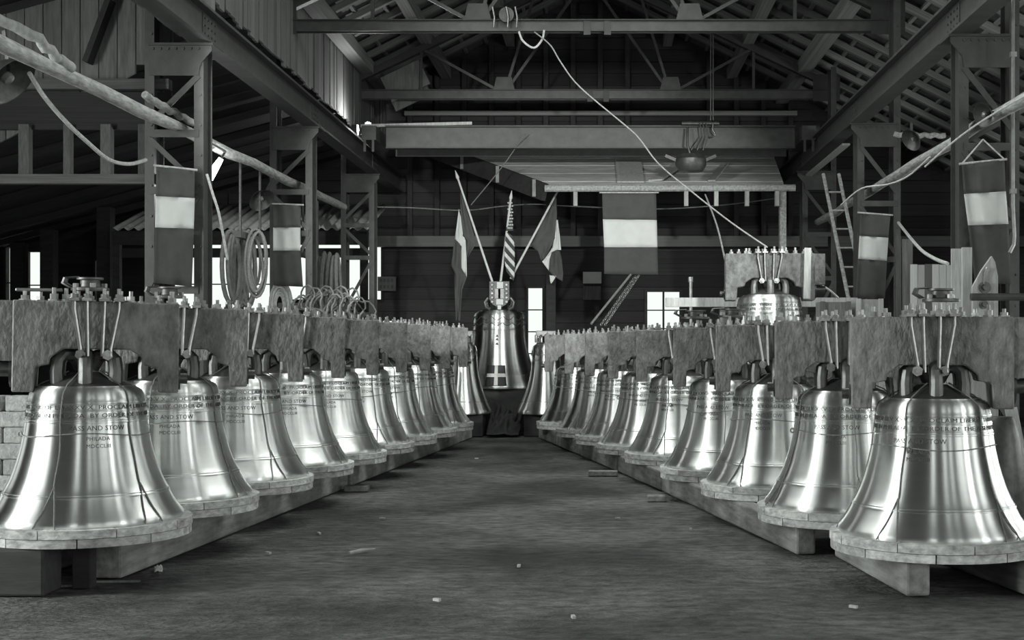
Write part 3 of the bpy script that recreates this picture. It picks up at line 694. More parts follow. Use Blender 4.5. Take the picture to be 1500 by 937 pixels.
e = MB().grid(rows).build('draped_tarp', 'tarp', angle=180); e.modifiers.new('thickness', 'SOLIDIFY').thickness = 0.012
tag(e, 'dark crumpled tarpaulin draped from the stand of the tallest bell to the floor', 'tarpaulin')
# ================================================================== SHED ROOF AT THE BACK OF THE HALL
SD0, SD1, SZ0, SZ1 = 23.2, 26.6, 4.31, 5.75
def shed_pt(px, t, off=0.0):
    D = SD0 + (SD1 - SD0) * t; n = Vector((0, -(SZ1 - SZ0), SD1 - SD0)).normalized()
    return Vector(((px - VX) / F * D, D, SZ0 + (SZ1 - SZ0) * t)) + n * off
sh = empty('shed_roof', (0, SD0, 0)); NR = 14
for k in range(NR):
    t0, t1 = k / NR, (k + 0.93) / NR; vs = []
    for off in (0.0 + 0.004 * (k % 2), -0.035):
        for t in (t0, t1):
            for xl in (-0.97 + (-3.9 + 0.97) * t, 3.2 + 0.1 * t):
                D = SD0 + (SD1 - SD0) * t; vs.append(Vector((xl, D - SD0, SZ0 + (SZ1 - SZ0) * t + off)))
    MB().add(vs, [(0, 1, 3, 2), (6, 7, 5, 4), (0, 4, 5, 1), (1, 5, 7, 3), (3, 7, 6, 2), (2, 6, 4, 0)]).build('roof_board', 'shed_wood', sh, smooth=False)
a = Vector((-0.97, -0.05, SZ0 - 0.12)); b_ = Vector((-3.9, 3.35, SZ1 - 0.12))
MB().bar(a, b_, 0.09, 0.30).build('edge_beam', 'plank_dark', sh, smooth=False)
for t in (0.06, 0.3, 0.55, 0.8):
    p = a.lerp(b_, t) + Vector((-0.02, -0.06, 0)); MB().box(p, (0.06, 0.08, 0.30)).build('beam_bracket', 'rafter_wood', sh, smooth=False)
MB().cyl(P(798, 276, 23.1) - Vector((0, SD0, 0)), P(1165, 275, 23.1) - Vector((0, SD0, 0)), 0.06, 10).build('eave_pole', 'log_bark', sh)
for px in (843, 1005, 1049, 1094, 1138): MB().box(P(px, 291, 23.15) - Vector((0, SD0, 0)), (0.07, 0.12, 0.26)).build('joist_end', 'plank_pale', sh, smooth=False)
for px, m, w in ((807, 'plank_dark', 0.17), (1147, 'log_bark', 0.11)):
    dp = 1.3 if px == 807 else 0.0; X = (px - VX) / F * (23.2 + dp); MB().bx(X - w / 2, X + w / 2, dp - 0.02, dp + 0.15, 0, 4.22 + dp * 0.3).build('post', m, sh, smooth=False)
tag(sh, 'boarded shed roof sloping towards the camera under the crane girder', 'roof')
for (x0, t0, x1, t1, w, m, lab) in ((926, 0.03, 920, 0.7, 0.42, 'plank_pale', 'wide plank lying up the boarded shed roof'), (908, 0.03, 903, 0.7, 0.09, 'plank_pale', 'narrow batten lying beside the wide plank on the shed roof'),
                                    (960, 0.06, 1003, 0.42, 0.26, 'plank_pale', 'plank lying askew on the shed roof right of the wide plank'), (1042, 0.05, 1062, 0.36, 0.13, 'plank_pale', 'short plank on the right part of the shed roof')):
    o = MB().bar(shed_pt(x0, t0, 0.035), shed_pt(x1, t1, 0.035), w, 0.03).build('loose_plank', m, smooth=False); tag(o, lab, 'plank')
# ------------------------------------------------------------------ corrugated canopy in the left aisle
cc = empty('corrugated_canopy', (0, 25.5, 3.76))
for k in range(5):
    x0, x1 = -9.35 + k * 0.97, -9.35 + (k + 1) * 0.97 + 0.03; rows = []
    for j in range(2):
        rows.append([(x0 + (x1 - x0) * i / 36, 2.4 * j, 0.71 * j + 0.028 * math.sin((x0 + (x1 - x0) * i / 36) * 2 * PI / 0.2) + 0.004 * (k % 2)) for i in range(37)])
    e = MB().grid(rows).build('roof_sheet', 'corrugated', cc, angle=180); e.modifiers.new('thickness', 'SOLIDIFY').thickness = 0.006
MB().bx(-9.35, -4.5, 0.02, 0.09, -0.30, -0.04).build('fascia_beam', 'plank_dark', cc, smooth=False)
for X in (-9.3, -6.85, -4.55): MB().bx(X - 0.07, X + 0.07, 0.03, 0.17, -3.76, -0.05).build('post', 'plank_dark', cc, smooth=False)
MB().bx(-9.2, -4.6, 0.1, 0.14, -0.54, -0.36).build('rail', 'plank_dark', cc, smooth=False)
tag(cc, 'corrugated iron canopy on posts in front of the bright left windows', 'canopy')
# ------------------------------------------------------------------ logs carried along the columns
def log(pts, r, label, m='log_bark'):
    b = MB(); P_ = []; n = 14
    for i in range(n + 1):
        t = i / n * (len(pts) - 1); k = min(int(t), len(pts) - 2); q = Vector(pts[k]).lerp(Vector(pts[k + 1]), t - k)
        P_.append(q + Vector((0.012 * math.sin(i * 1.7), 0, 0.012 * math.cos(i * 2.3))))
    rr = [r * (1 + 0.07 * math.sin(i * 2.1)) for i in range(n + 1)]
    b.tube(P_, rr, 12); return tag(b.build('round_log', m), label, 'log')
log([(-4.5, 8.9, 3.76), (-4.5, 23.4, 3.95)], 0.062, 'long round log running back between the left columns')
log([P(-30, 15, 10.4), P(55, 55, 10.8), P(80, 82, 11.0), P(107, 101, 11.2)], 0.045, 'short crooked pale pole above the long left log', 'plank_pale')
log([P(212, 140, 13.5), P(284, 181, 14.7)], 0.04, 'short pole lying along the nearest left column')
log([(3.95, 11.2, 3.82), (3.95, 24.2, 3.76)], 0.062, 'long round log running back between the right columns')
log([P(1310, 197, 17.5), P(1386, 199, 17.5)], 0.035, 'thin level pole between the two nearer right columns')
o = MB().bar((3.78, 20.5, 4.62), (3.78, 24.2, 4.62), 0.12, 0.03, up=(0, 0, 1)).build('loose_plank', 'plank_pale', smooth=False); tag(o, 'bright plank slung under the right crane rail', 'plank')
for (x0, y0, x1, y1, D, lab) in ((566, 132, 622, 105, 24.9, 'upper plank of the pile tucked under the left roof slope'), (572, 146, 624, 121, 25.2, 'lower plank of the pile tucked under the left roof slope')):
    o = MB().bar(P(x0, y0, D), P(x1, y1, D), 0.5, 0.05, up=(0, 1, 0)).build('loose_plank', 'plank_old', smooth=False); tag(o, lab, 'plank')
# ================================================================== FLAGS AND BANNERS
def cloth(rows_px, D, name, m, parent, amp=0.03, ph=0.0, nx=8, base=None, sub=6):
    rows = []
    for i in range(len(rows_px) - 1):
        (ya, la, ra), (yb, lb, rb) = [(q[0], q[1], q[2]) if len(q) == 3 else q for q in rows_px[i:i + 2]]
        for s_ in range(sub + (i == len(rows_px) - 2)):
            t = s_ / sub; row = []
            L_ = Vector(la).lerp(Vector(lb), t); R_ = Vector(ra).lerp(Vector(rb), t)
            for k in range(nx + 1):
                u = k / nx; q = L_.lerp(R_, u); d = D + amp * math.sin(u * 7 + ph + (i + t) * 0.9) + amp * 0.5 * math.sin(u * 13 - (i + t) * 1.7 + ph)
                row.append(P(q[0], q[1], d) - base)
            rows.append(row)
    e = MB().grid(rows).build(name, m, parent, angle=180); e.modifiers.new('thickness', 'SOLIDIFY').thickness = 0.004
    return e
def banner(D, lines, mats, label, amp=0.03):
    base = P(*lines[0][0], D); o = empty('hanging_banner', base)
    for i, m in enumerate(mats):
        cloth([(0, lines[i][0], lines[i][1]), (0, lines[i + 1][0], lines[i + 1][1])], D, 'flag_stripe', m, o, amp, 0.4, base=base, nx=16)
    MB().cyl(P(lines[0][0][0] - 4, lines[0][0][1] - 1, D) - base, P(lines[0][1][0] + 4, lines[0][1][1] - 1, D) - base, 0.012, 6).build('hanging_rod', 'rope_light', o)
    return tag(o, label, 'flag', 'three-striped banners')
m3 = ('cloth_blue', 'cloth_white', 'cloth_red')
banner(23.02, [((882, 283), (961, 283)), ((883, 321), (962, 322)), ((885, 362), (963, 362)), ((885, 401), (964, 402))], m3, 'large three-striped banner hanging from the shed eave in the middle', 0.02)
banner(13.92, [((229, 243), (285, 250)), ((228, 287), (285, 290)), ((227, 333), (284, 335)), ((225, 414), (281, 420))], m3, 'three-striped banner on the nearest left column')
banner(19.2, [((400, 299), (441, 301)), ((400, 333), (440, 333)), ((400, 367), (440, 367)), ((401, 418), (444, 420))], m3, 'three-striped banner on the middle left column by the window')
banner(13.5, [((1409, 241), (1471, 234)), ((1412, 284), (1473, 280)), ((1418, 330), (1477, 328)), ((1428, 414), (1481, 416))], m3, 'three-striped banner on the nearest right column')
banner(18.9, [((1260, 312), (1304, 316)), ((1259, 345), (1301, 348)), ((1257, 379), (1299, 382)), ((1253, 438), (1296, 437))], m3, 'slanting three-striped banner on the middle right column')
FD = 24.0
def flag(p0, p1, label):
    base = P(*p0, FD); o = empty('pole_flag', base)
    q = P(*p1, FD - 0.2) - base
    MB().tube([(0, 0, 0), q], [0.022, 0.018], 8).build('pole', 'paint_white', o)
    d = q.normalized(); MB().tube([q, q + d * 0.03, q + d * 0.06, q + d * 0.16], [0.022, 0.032, 0.026, 0.004], 8).build('finial', 'paint_white', o)
    tag(o, label, 'flag', 'flags on poles above the tallest bell'); return o, base
o, base = flag((722, 415), (671, 262), 'draped three-coloured flag on the pole leaning left above the tallest bell')
FD1 = 23.9
cloth([(0, (674, 281), (676, 281)), (0, (675, 318), (686, 314)), (0, (677, 345), (694, 342)), (0, (683, 352), (697, 358)), (0, (684, 376), (685, 377))], FD1, 'stripe_near_pole', 'cloth_blue', o, 0.03, base=base)
cloth([(0, (672, 306), (675, 318)), (0, (669, 330), (678, 342)), (0, (666, 350), (682, 352)), (0, (675, 358), (683.5, 376)), (0, (676, 393), (684, 406))], FD1, 'stripe_middle', 'cloth_white', o, 0.02, base=base)
cloth([(0, (665, 350), (675, 358)), (0, (663, 375), (676, 378)), (0, (660, 389), (676, 394)), (0, (665, 400), (684, 406)), (0, (666, 428), (677, 424)), (0, (667, 452), (675, 452)), (0, (668, 470), (674, 470))], FD1, 'stripe_outer', 'cloth_red', o, 0.03, base=base)
o, base = flag((733, 415), (748, 292), 'narrow draped stars and stripes flag on the middle pole above the tallest bell')
FD2 = 23.85
cloth([(0, (745, 291), (749, 291)), (0, (743, 315), (750, 315)), (0, (741, 338), (752, 338))], FD2, 'canton', 'cloth_blue', o, 0.01, base=base)
for j in range(9):
    for i in range(3):
        y_ = 297 + j * 4.6; xc = 747 + (i - 1) * 2.6 + (j % 2) * 1.2; b = MB(); c0 = P(xc, y_, FD2 - 0.02) - base; ps = []
        for k in range(10):
            a = PI / 2 + k * PI / 5; r_ = 0.019 if k % 2 == 0 else 0.009; ps.append(c0 + Vector((r_ * math.cos(a), 0, r_ * math.sin(a))))
        b.add(ps + [p + Vector((0, 0.003, 0)) for p in ps], [tuple(range(10)), tuple(range(19, 9, -1))] + [(k, (k + 1) % 10, (k + 1) % 10 + 10, k + 10) for k in range(10)]); b.build('star', 'cloth_white', o, smooth=False)
Ls = [((741, 338), (752, 338)), ((740, 352), (753, 352)), ((739, 366), (754, 366)), ((739, 380), (754, 380)), ((741, 394), (754, 396)), ((744, 408), (754, 404)), ((743, 420), (752, 412))]
def Lat(side, y):
    for (a0, b0), (a1, b1) in zip(Ls[:-1], Ls[1:]):
        p, q = (a0, a1) if side == 0 else (b0, b1)
        if p[1] <= y <= q[1]: t = (y - p[1]) / (q[1] - p[1]); return (p[0] + (q[0] - p[0]) * t, y)
    return Ls[-1][side]
for k in range(9):                                   # slanting red and white stripes
    yl = 330 + k * 7.5; yr = yl + 17
    l0, l1 = Lat(0, max(338, yl)), Lat(0, max(338.5, min(419, yl + 7.5))); r0, r1 = Lat(1, max(338, min(410, yr))), Lat(1, min(411.5, yr + 7.5))
    cloth([(0, l0, r0), (0, l1, r1)], FD2, 'flag_stripe', 'cloth_white' if k % 2 else 'cloth_red', o, 0.012, base=base, sub=3)
o, base = flag((748, 408), (820, 274), 'draped three-coloured flag on the pole leaning right above the tallest bell')
cloth([(0, (812, 288), (815, 288)), (0, (796, 318), (816, 312)), (0, (785, 342), (815, 335)), (0, (777, 359), (813, 348)), (0, (788, 368), (808, 360)), (0, (793, 382), (798, 378))], FD1, 'stripe_near_pole', 'cloth_blue', o, 0.03, base=base)
cloth([(0, (815, 322), (817, 322)), (0, (813, 345), (820, 345)), (0, (809, 362), (822, 366)), (0, (797, 380), (809, 366)), (0, (794, 383), (805, 380)), (0, (803, 395), (804, 396))], FD1, 'stripe_middle', 'cloth_white', o, 0.02, base=base)
cloth([(0, (809, 365), (821, 368)), (0, (806, 378), (823, 380)), (0, (803, 397), (825, 400)), (0, (810, 404), (824, 412))], FD1, 'stripe_outer', 'cloth_red', o, 0.03, base=base)
cloth([(0, (805, 403), (815, 404)), (0, (806, 412), (810, 412)), (0, (807, 415), (808, 415))], FD1 - 0.03, 'stripe_tail', 'cloth_white', o, 0.005, base=base, sub=3)
# coat-of-arms shield standing on the tallest bell
S0 = P(731.5, 454, MBD - 0.36); o = empty('heraldic_shield', S0); k = (MBD - 0.36) / F
def sp(x, y): return ((x - 731.5) * k, (454 - y) * k)
MB().prism([sp(*q) for q in ((717, 412), (717, 438), (722, 446), (728, 449), (731.5, 453), (735, 449), (741, 446), (746, 438), (746, 412))][::-1], 0, 0.03).build('shield_board', 'iron', o, smooth=False)
for (x0, x1, y0, y1, m) in ((728, 737, 413, 422, 'paint_white'), (725, 738, 423, 437, 'nut_steel'), (730, 733, 423, 437, 'paint_dark'), (727, 737, 438, 446, 'paint_white'), (729, 734, 447, 453, 'paint_white')):
    (xa, za), (xb, zb) = sp(x0, y1), sp(x1, y0); MB().bx(xa, xb, -0.012, 0, za, zb).build('shield_charge', m, o, smooth=False)
for y_ in range(5):
    for x_ in (720, 741):
        (xa, za) = sp(x_ + 1, 417 + y_ * 6.2); b = MB(); b.cyl((xa, 0, za), (xa, -0.02, za), 0.032, 8, 0.022); b.build('shield_boss', 'nut_steel', o)
for s_ in (-1, 1):
    b = MB(); b.tube([(s_ * 0.17, 0.02, 0.02), (s_ * 0.24, 0.0, 0.06), (s_ * 0.26, 0, 0.14), (s_ * 0.2, 0, 0.22)], 0.03, 8); b.build('scroll', 'bronze_dull', o)
tag(o, 'small heraldic shield holding the three flagpoles on top of the tallest bell', 'shield')
# ================================================================== RAISED BELL BEHIND THE RIGHT ROW
RB = (2.10, 16.6)
o = yoked_bell((RB[0], RB[1], 1.285), -0.05, 0.9, 0, 1, 55, scale=(1.1, 1.1, 1.0), twine=False)
tag(o, 'bronze bell raised on a trestle behind the right row, under its own yoke', 'bell')
t = empty('timber_trestle', (RB[0], RB[1], 0))
for x in (-0.45, 0.45):
    MB().bx(x - 0.08, x + 0.08, -0.75, 0.75, 1.14, 1.28).build('bearer', 'beam_wood', t, smooth=False)
    for y_ in (-0.6, 0.6): MB().bx(x - 0.07, x + 0.07, y_ - 0.07, y_ + 0.07, 0, 1.14).build('leg', 'beam_wood', t, smooth=False)
for y_ in (-0.68, 0.68): MB().bx(-0.55, 0.55, y_ - 0.03, y_ + 0.03, 0.5, 0.62).build('cross_rail', 'beam_wood', t, smooth=False)
tag(t, 'timber trestle under the raised bell behind the right row', 'trestle')
t = empty('timber_rack', (1.5, 17.6, 0)); q = 17.6
MB().bx((975 - VX) / F * q - 1.5, (1255 - VX) / F * q - 1.5, -0.06, 0.06, 2.03, 2.15).build('rail', 'plank_pale', t, smooth=False)
for px in (1062, 1235): MB().bx((px - VX) / F * q - 1.56, (px - VX) / F * q - 1.44, 0.06, 0.18, 0, 2.15).build('post', 'beam_wood', t, smooth=False)
tag(t, 'pale level rail on posts behind the raised bell', 'rack')
o = MB().bx(-0.04, 0.04, -0.01, 0.03, 0, 0.62).build('loose_board', 'plank_pale', smooth=False); o.location = P(1182, 445, 16.25); o.location.z = 2.09
o.rotation_euler = (0, 0.02, 0); tag(o, 'thin pale lath standing against the yoke of the raised bell', 'board')
# ladder
l = empty('ladder', P(1290, 668, 18.1))
top = P(1206, 255, 20.6) - l.location; off = Vector((0.24, 0, 0)); foot = Vector((0, 0, 0))
l.location.z = 0.0; top.z = P(1206, 255, 20.6).z
for a in (0, 1): MB().tube([foot + off * a, top + off * a], [0.035, 0.028], 8).build('side_rail', 'log_bark', l)
for i in range(1, 14): MB().cyl(foot.lerp(top, i / 14), foot.lerp(top, i / 14) + off, 0.014, 6).build('rung', 'plank_pale', l)
tag(l, 'wooden pole ladder leaning by the right columns', 'ladder')
# board with iron fittings, plank fence and uprights at the right
d = 12.3; o = empty('fitting_board', P(1444, 458, d)); o.location.z = 0; ob = o.location.copy()
zz = lambda px, py: (P(px, py, d).x - ob.x, P(px, py, d).z)
MB().prism([(zz(1425, 458)[0], 0), (zz(1463, 458)[0], 0), zz(1462, 405), zz(1458, 384), zz(1453, 375), zz(1438, 396), zz(1425, 420)], 0, 0.05).build('board', 'plank_pale', o, smooth=False)
for px, py, r_ in ((1442, 421, 0.055), (1440, 446, 0.04)):
    x, z = zz(px, py); b = MB(); b.cyl((x, 0, z), (x, -0.03, z), r_, 14); b.cyl((x, -0.03, z), (x, -0.06, z), r_ * 0.55, 6); b.build('iron_boss', 'iron', o)
x, z = zz(1440, 400); b = MB(); b.tube([(x, -0.02, z - 0.1), (x, -0.03, z), (x + 0.03, -0.03, z + 0.05)], 0.012, 6); b.build('hook', 'iron_bright', o)
tag(o, 'pale pointed board with two iron bosses right of the nearest right column', 'board')
def upright(px0, px1, py, D, m, lab, name='upright_board', th=0.04):
    b = MB(); x0, x1 = (px0 - VX) / F * D, (px1 - VX) / F * D; zt = P(0, py, D).z
    o = b.bx(-(x1 - x0) / 2, (x1 - x0) / 2, 0, th, 0, zt).build(name, m, smooth=False); o.location = ((x0 + x1) / 2, D, 0); return tag(o, lab, 'board')
upright(1410, 1424, 362, 12.5, 'plank_pale', 'tall pale plank left of the pointed fitting board')
upright(1394, 1410, 364, 12.9, 'plank_pale', 'plank behind the nearest right column foot', th=0.03).hide_render = False
fe = empty('plank_partition', ((1365 - VX) / F * 17.2, 17.2, 0))
for k in range(6):
    x = (k - 3) * 0.093; plank('board', 'plank_pale' if k != 2 else 'plank_old', (x + 0.045, R.uniform(-0.01, 0.01), 1.28 + R.uniform(-0.01, 0.01)), (0.088, 0.03, 2.56), fe)
MB().bx(-0.3, 0.3, 0.02, 0.06, 1.0, 1.1).build('ledge', 'plank_old', fe, smooth=False)
tag(fe, 'partition of upright pale boards beyond the nearest right column', 'partition')
upright(1322, 1337, 350, 18.5, 'plank_old', 'grey board standing left of the pale partition'); upright(1312, 1320, 345, 18.8, 'plank_old', 'narrow grey board at the foot of the middle right column')
p = empty('conduit_pipe', P(1484, 300, 13.3)); b = MB(); q0 = p.location
b.tube([P(x, y_, 13.3) - q0 for x, y_ in ((1484, -30), (1484, 300), (1486, 345), (1485, 358), (1479, 370))], 0.018, 8); b.build('pipe', 'nut_steel', p)
for y_ in (80, 280): MB().box(P(1484, y_, 13.3) - q0, (0.06, 0.05, 0.05)).build('pipe_clip', 'nut_steel', p, smooth=False)
tag(p, 'thin pale conduit pipe on the nearest right column', 'pipe')
# ================================================================== CABLES AND HOSES
def oval(c, w, h, D, r, n=20, tilt=0.0, dd=0.0, ph=0.0):
    return [P(c[0] + w / 2 * math.cos(2 * PI * i / n + ph) + tilt * math.sin(2 * PI * i / n), c[1] + h / 2 * math.sin(2 * PI * i / n), D + dd * math.cos(2 * PI * i / n)) for i in range(n)]
def coil(name, loops, m, label, cat, base):
    o = empty(name, base)
    for pts, r in loops:
        b = MB(); b.tube([p - Vector(base) for p in pts], r, 7, closed=True); b.build('loop', m, o)
    return tag(o, label, cat)
rr = random.Random(3)
coil('hose_coil', [(oval((338 + i * 5.2, 392 + rr.uniform(-3, 3)), 26 + rr.uniform(-8, 6), 108 + rr.uniform(-8, 6), 17.0 + i * 0.05, 0, tilt=rr.uniform(-3, 3), dd=0.1), 0.03) for i in range(6)], 'hose', 'thick dark hose looped many times behind the nearest left column', 'hose', P(345, 380, 17))
coil('rope_coil', [(oval((375 + rr.uniform(-2, 2), 386 + rr.uniform(-3, 3)), 14 + i * 3.5, 70 + i * 6, 16.8 + rr.uniform(-0.08, 0.08), 0, tilt=rr.uniform(-4, 4), dd=0.05), 0.018) for i in range(6)], 'twine', 'pale rope coil hanging right of the dark hose', 'rope', P(375, 380, 16.8))
coil('rope_coil', [(oval((409 + rr.uniform(-3, 3), 447), 12 + i * 4.0, 30 + i * 8, 19.3 + rr.uniform(-0.02, 0.02), 0, dd=0.02), 0.02) for i in range(6)], 'rope_light', 'pale rope coil arching up beside the bright lower window', 'rope', P(408, 440, 19.3))
coil('hose_bundle', [(oval((459 + i * 7.3, 415 + rr.uniform(-2, 2)), 5.5, 84 + rr.uniform(-6, 4), 20.6 + rr.uniform(-0.1, 0.1), 0, tilt=rr.uniform(-2, 2), dd=0.08), 0.032) for i in range(6)], 'hose', 'row of heavy hoses hanging between the middle and far left columns', 'hose', P(478, 400, 20.6))
lp = []
for i in range(20):
    c = (446 + rr.uniform(0, 88), 447 + rr.uniform(-8, 10)); ph = rr.uniform(0, 6)
    lp.append(([P(c[0] + (14 + 7 * math.sin(2 * t + ph)) * math.cos(t) * rr.uniform(0.97, 1.03), c[1] + (18 + 5 * math.cos(3 * t + ph)) * math.sin(t), 17.8 + 0.35 * math.sin(t + ph) + i * 0.012) for t in [2 * PI * k / 18 for k in range(18)]], 0.012))
coil('cable_tangle', lp, 'twine', 'tangle of loose cables heaped behind the left yokes', 'cable', P(490, 450, 17.8))
def rope(pts, r, label, m='rope_light', name='rope', cat='rope', sub=5):
    P_ = [Vector(p) for p in pts]; out = []
    for i in range(len(P_) - 1):                      # Catmull-Rom through the points
        p0, p1, p2, p3 = P_[max(0, i - 1)], P_[i], P_[i + 1], P_[min(len(P_) - 1, i + 2)]
        for k in range(sub):
            t = k / sub; out.append(0.5 * ((2 * p1) + (p2 - p0) * t + (2 * p0 - 5 * p1 + 4 * p2 - p3) * t * t + (3 * p1 - p0 - 3 * p2 + p3) * t ** 3))
    out.append(P_[-1]); b = MB(); b.tube(out, r, 7); return tag(b.build(name, m), label, cat)
rope([P(783, 47, 19.4), P(806, 66, 19.3), P(822, 92, 19.2), P(850, 128, 19.0), P(920, 187, 18.6), P(938, 205, 18.4), P(965, 240, 18.1), P(1010, 278, 17.7), P(1070, 325, 17.0), P(1124, 362, 16.6)], 0.010, 'long pale rope running from the roof hook down to the raised bell', 'rope_grey')
rope([P(1033, 285, 19), P(1050, 330, 18), P(1062, 380, 17.6), P(1072, 425, 17.4)], 0.012, 'thin cord hanging from the shed eave left of the raised bell', 'twine')
rope([P(760, 46, 19.4), P(766, 60, 19.4), P(782, 70, 19.4), P(794, 58, 19.4), P(797, 44, 19.4)], 0.016, 'white rope loop hanging below the nearer truss')
rope([P(43, 107, 11.3), P(65, 142, 11.6), P(98, 180, 12), P(130, 210, 12.5), P(160, 234, 13), P(190, 240, 13.6), P(214, 234, 13.9)], 0.02, 'thick pale cable drooping from the far left floodlight to the nearest column')
rope([P(303, 255, 14.0), P(312, 285, 14.0), P(320, 310, 14.0), P(327, 345, 14.1), P(333, 380, 14.2)], 0.014, 'pale cable hanging right of the nearest left column')
rope([P(1316, 326, 18.6), P(1335, 350, 17), P(1352, 368, 15.6), P(1372, 380, 14.4), P(1388, 386, 13.6)], 0.02, 'pale cable drooping between the two nearer right columns')
rope([P(1194, 412, 17), P(1214, 424, 17), P(1228, 436, 17)], 0.014, 'short white cord right of the raised bell')
rope([P(1232, 300, 16.4), P(1262, 276, 15.5), P(1300, 270, 14.6), P(1330, 258, 13.8), P(1362, 230, 13.0)], 0.009, 'slack pale cable slung under the right log')
rope([P(1355, 244, 13.2), P(1400, 205, 12.6), P(1450, 170, 12), P(1520, 130, 11.4)], 0.009, 'taut pale cable along the right log towards the camera')
rope([P(540, 303, 25), P(600, 304, 25), P(680, 308, 25), P(735, 302, 25), P(783, 299, 25), P(840, 302, 25), P(960, 306, 25), P(1060, 300, 25), P(1140, 290, 25)], 0.012, 'thin wire strung level across the dark back of the hall', 'twine')
rope([P(770, 195, 22.4), P(735, 245, 23), P(690, 300, 23.6)], 0.009, 'thin stay wire slanting down from the crane girder', 'twine')
def chain(p0, p1, label, n=26):
    o = empty('chain', p0); d = (p1 - p0) / n
    q = d.to_track_quat('Y', 'Z')
    b = MB(); L_ = d.length * 0.68; b.tube([(0.02 * math.cos(t), L_ * math.sin(t), 0) for t in [2 * PI * k / 10 for k in range(10)]], 0.007, 5, closed=True); me = b.mesh('link', 'nut_steel')
    for i in range(n): link('link', me, o, d * (i + 0.5), rot=(q @ Matrix.Rotation((i % 2) * PI / 2, 3, 'Y').to_quaternion()).to_euler())
    return tag(o, label, 'chain')
chain(P(936, 403, 23), P(886, 476, 22.2), 'right one of two slack chains slanting below the large banner'); chain(P(931, 404, 23.1), P(880, 476, 22.3), 'left one of two slack chains slanting below the large banner')
rope([P(924, 402, 23), P(866, 474, 22)], 0.02, 'straight tackle rope slanting below the large banner', 'twine')
o = MB(); o.cyl((0, 0, 0), (0, 0, 2.6), 0.03, 8); o.cyl((0, 0, 2.55), (0, 0, 2.63), 0.045, 8); o = o.build('iron_standard', 'iron_bright'); o.location = P(1012, 508, 21.5); o.location.z = 0; tag(o, 'slim upright iron rod with a knob left of the raised bell', 'rod')
# ================================================================== LAMPS
def floodlight(c, aim, r, label, lit=0.0, hang=None, spot=0.0):
    c = Vector(c); o = empty('floodlight', c); q = Vector(aim).normalized().to_track_quat('Z', 'Y').to_euler()
    pr = [(0.06, -0.8), (0.25, -0.75), (0.55, -0.5), (0.82, -0.2), (1.0, 0.05), (1.03, 0.06), (1.0, 0.03), (0.8, -0.17), (0.5, -0.45), (0.2, -0.68), (0.0, -0.7)]
    e = MB().lathe([(a * r, z * r) for a, z in pr], 32).build('reflector', 'iron', o); e.rotation_euler = q
    b = MB(); b.lathe([(0.0, -0.65 * r), (0.12 * r, -0.6 * r), (0.14 * r, -0.4 * r), (0.24 * r, -0.2 * r), (0.2 * r, -0.02 * r), (0.0, 0.06 * r)], 16)
    e = b.build('bulb', 'lamp_glow' if lit else 'nut_steel', o); e.rotation_euler = q
    if hang is not None: MB().bar((0, 0, 0), Vector(hang) - c, 0.03, 0.03).build('bracket', 'iron', o, smooth=False)
    if spot:
        l = bpy.data.lights.new('flood_beam', 'SPOT'); l.energy = spot; l.spot_size = math.radians(34); l.spot_blend = 0.6; l.shadow_soft_size = r * 0.8; l.color = (0.97, 1, 0.97)
        lo = bpy.data.objects.new('flood_beam', l); C.objects.link(lo); lo.parent = o; lo.rotation_euler = Vector(aim).to_track_quat('-Z', 'Y').to_euler(); lo.location = Vector(aim).normalized() * r * 0.15
    if lit:
        l = bpy.data.lights.new('lamp_light', 'POINT'); l.energy = lit; l.shadow_soft_size = 0.05; lo = bpy.data.objects.new('lamp_light', l); C.objects.link(lo); lo.parent = o
        lo.location = Vector(aim).normalized() * r * 0.3
    return tag(o, label, 'lamp')
floodlight(P(15, 118, 11.3), (0.75, -0.1, -0.66), 0.24, 'large dark floodlight at the left edge of the picture', hang=P(6, 45, 11.3))
floodlight(P(383, 293, 17.6), (0.55, -0.5, -0.66), 0.17, 'dark floodlight left of the banner on the middle left column', hang=P(400, 262, 18.0))
floodlight(P(1440, 168, 13.0), (-0.8, -0.4, -0.3), 0.12, 'small lamp on the right log by the nearest right column', hang=P(1475, 160, 13.5))
floodlight(P(541, 186, 23.3), (-0.5, -0.6, -0.4), 0.10, 'small lit lamp at the left end of the crane girder', lit=80, hang=P(548, 170, 23.6))
floodlight(P(1335, 205, 16.5), (-0.7, -0.4, -0.5), 0.14, 'dim lamp hanging over the middle of the right log', hang=P(1335, 180, 16.5))
o = empty('tube_lamp', P(315, 247, 15.4)); e = MB(); e.tube([P(308, 263, 15.4) - o.location, P(315, 246, 15.4) - o.location, P(324, 232, 15.4) - o.location], [0.03, 0.045, 0.03], 10); e.build('tube', 'lamp_glow', o)
MB().tube([P(324, 232, 15.4) - o.location, P(330, 222, 15.4) - o.location, P(300, 205, 14.6) - o.location], 0.015, 6).build('arm', 'iron', o); tag(o, 'slanting bright tube lamp right of the nearest left column', 'lamp')
l = bpy.data.lights.new('lamp_light', 'POINT'); l.energy = 22; l.shadow_soft_size = 0.08; lo = bpy.data.objects.new('lamp_light', l); C.objects.link(lo); lo.parent = o; lo.location = (0.2, 0.1, -0.2)
for x, side in ((-3.95, 'left'), (3.45, 'right')):     # unseen floodlights added on the crane rails to brighten the far end
    p = Vector((x, 9.2, 4.55)); floodlight(p, Vector((-0.9, 23.6, 3.0)) - p, 0.24, f'working floodlight slung from the {side} crane rail just above the picture', hang=(x - 0.2 if x < 0 else x + 0.2, 9.2, 4.69), spot=2200)
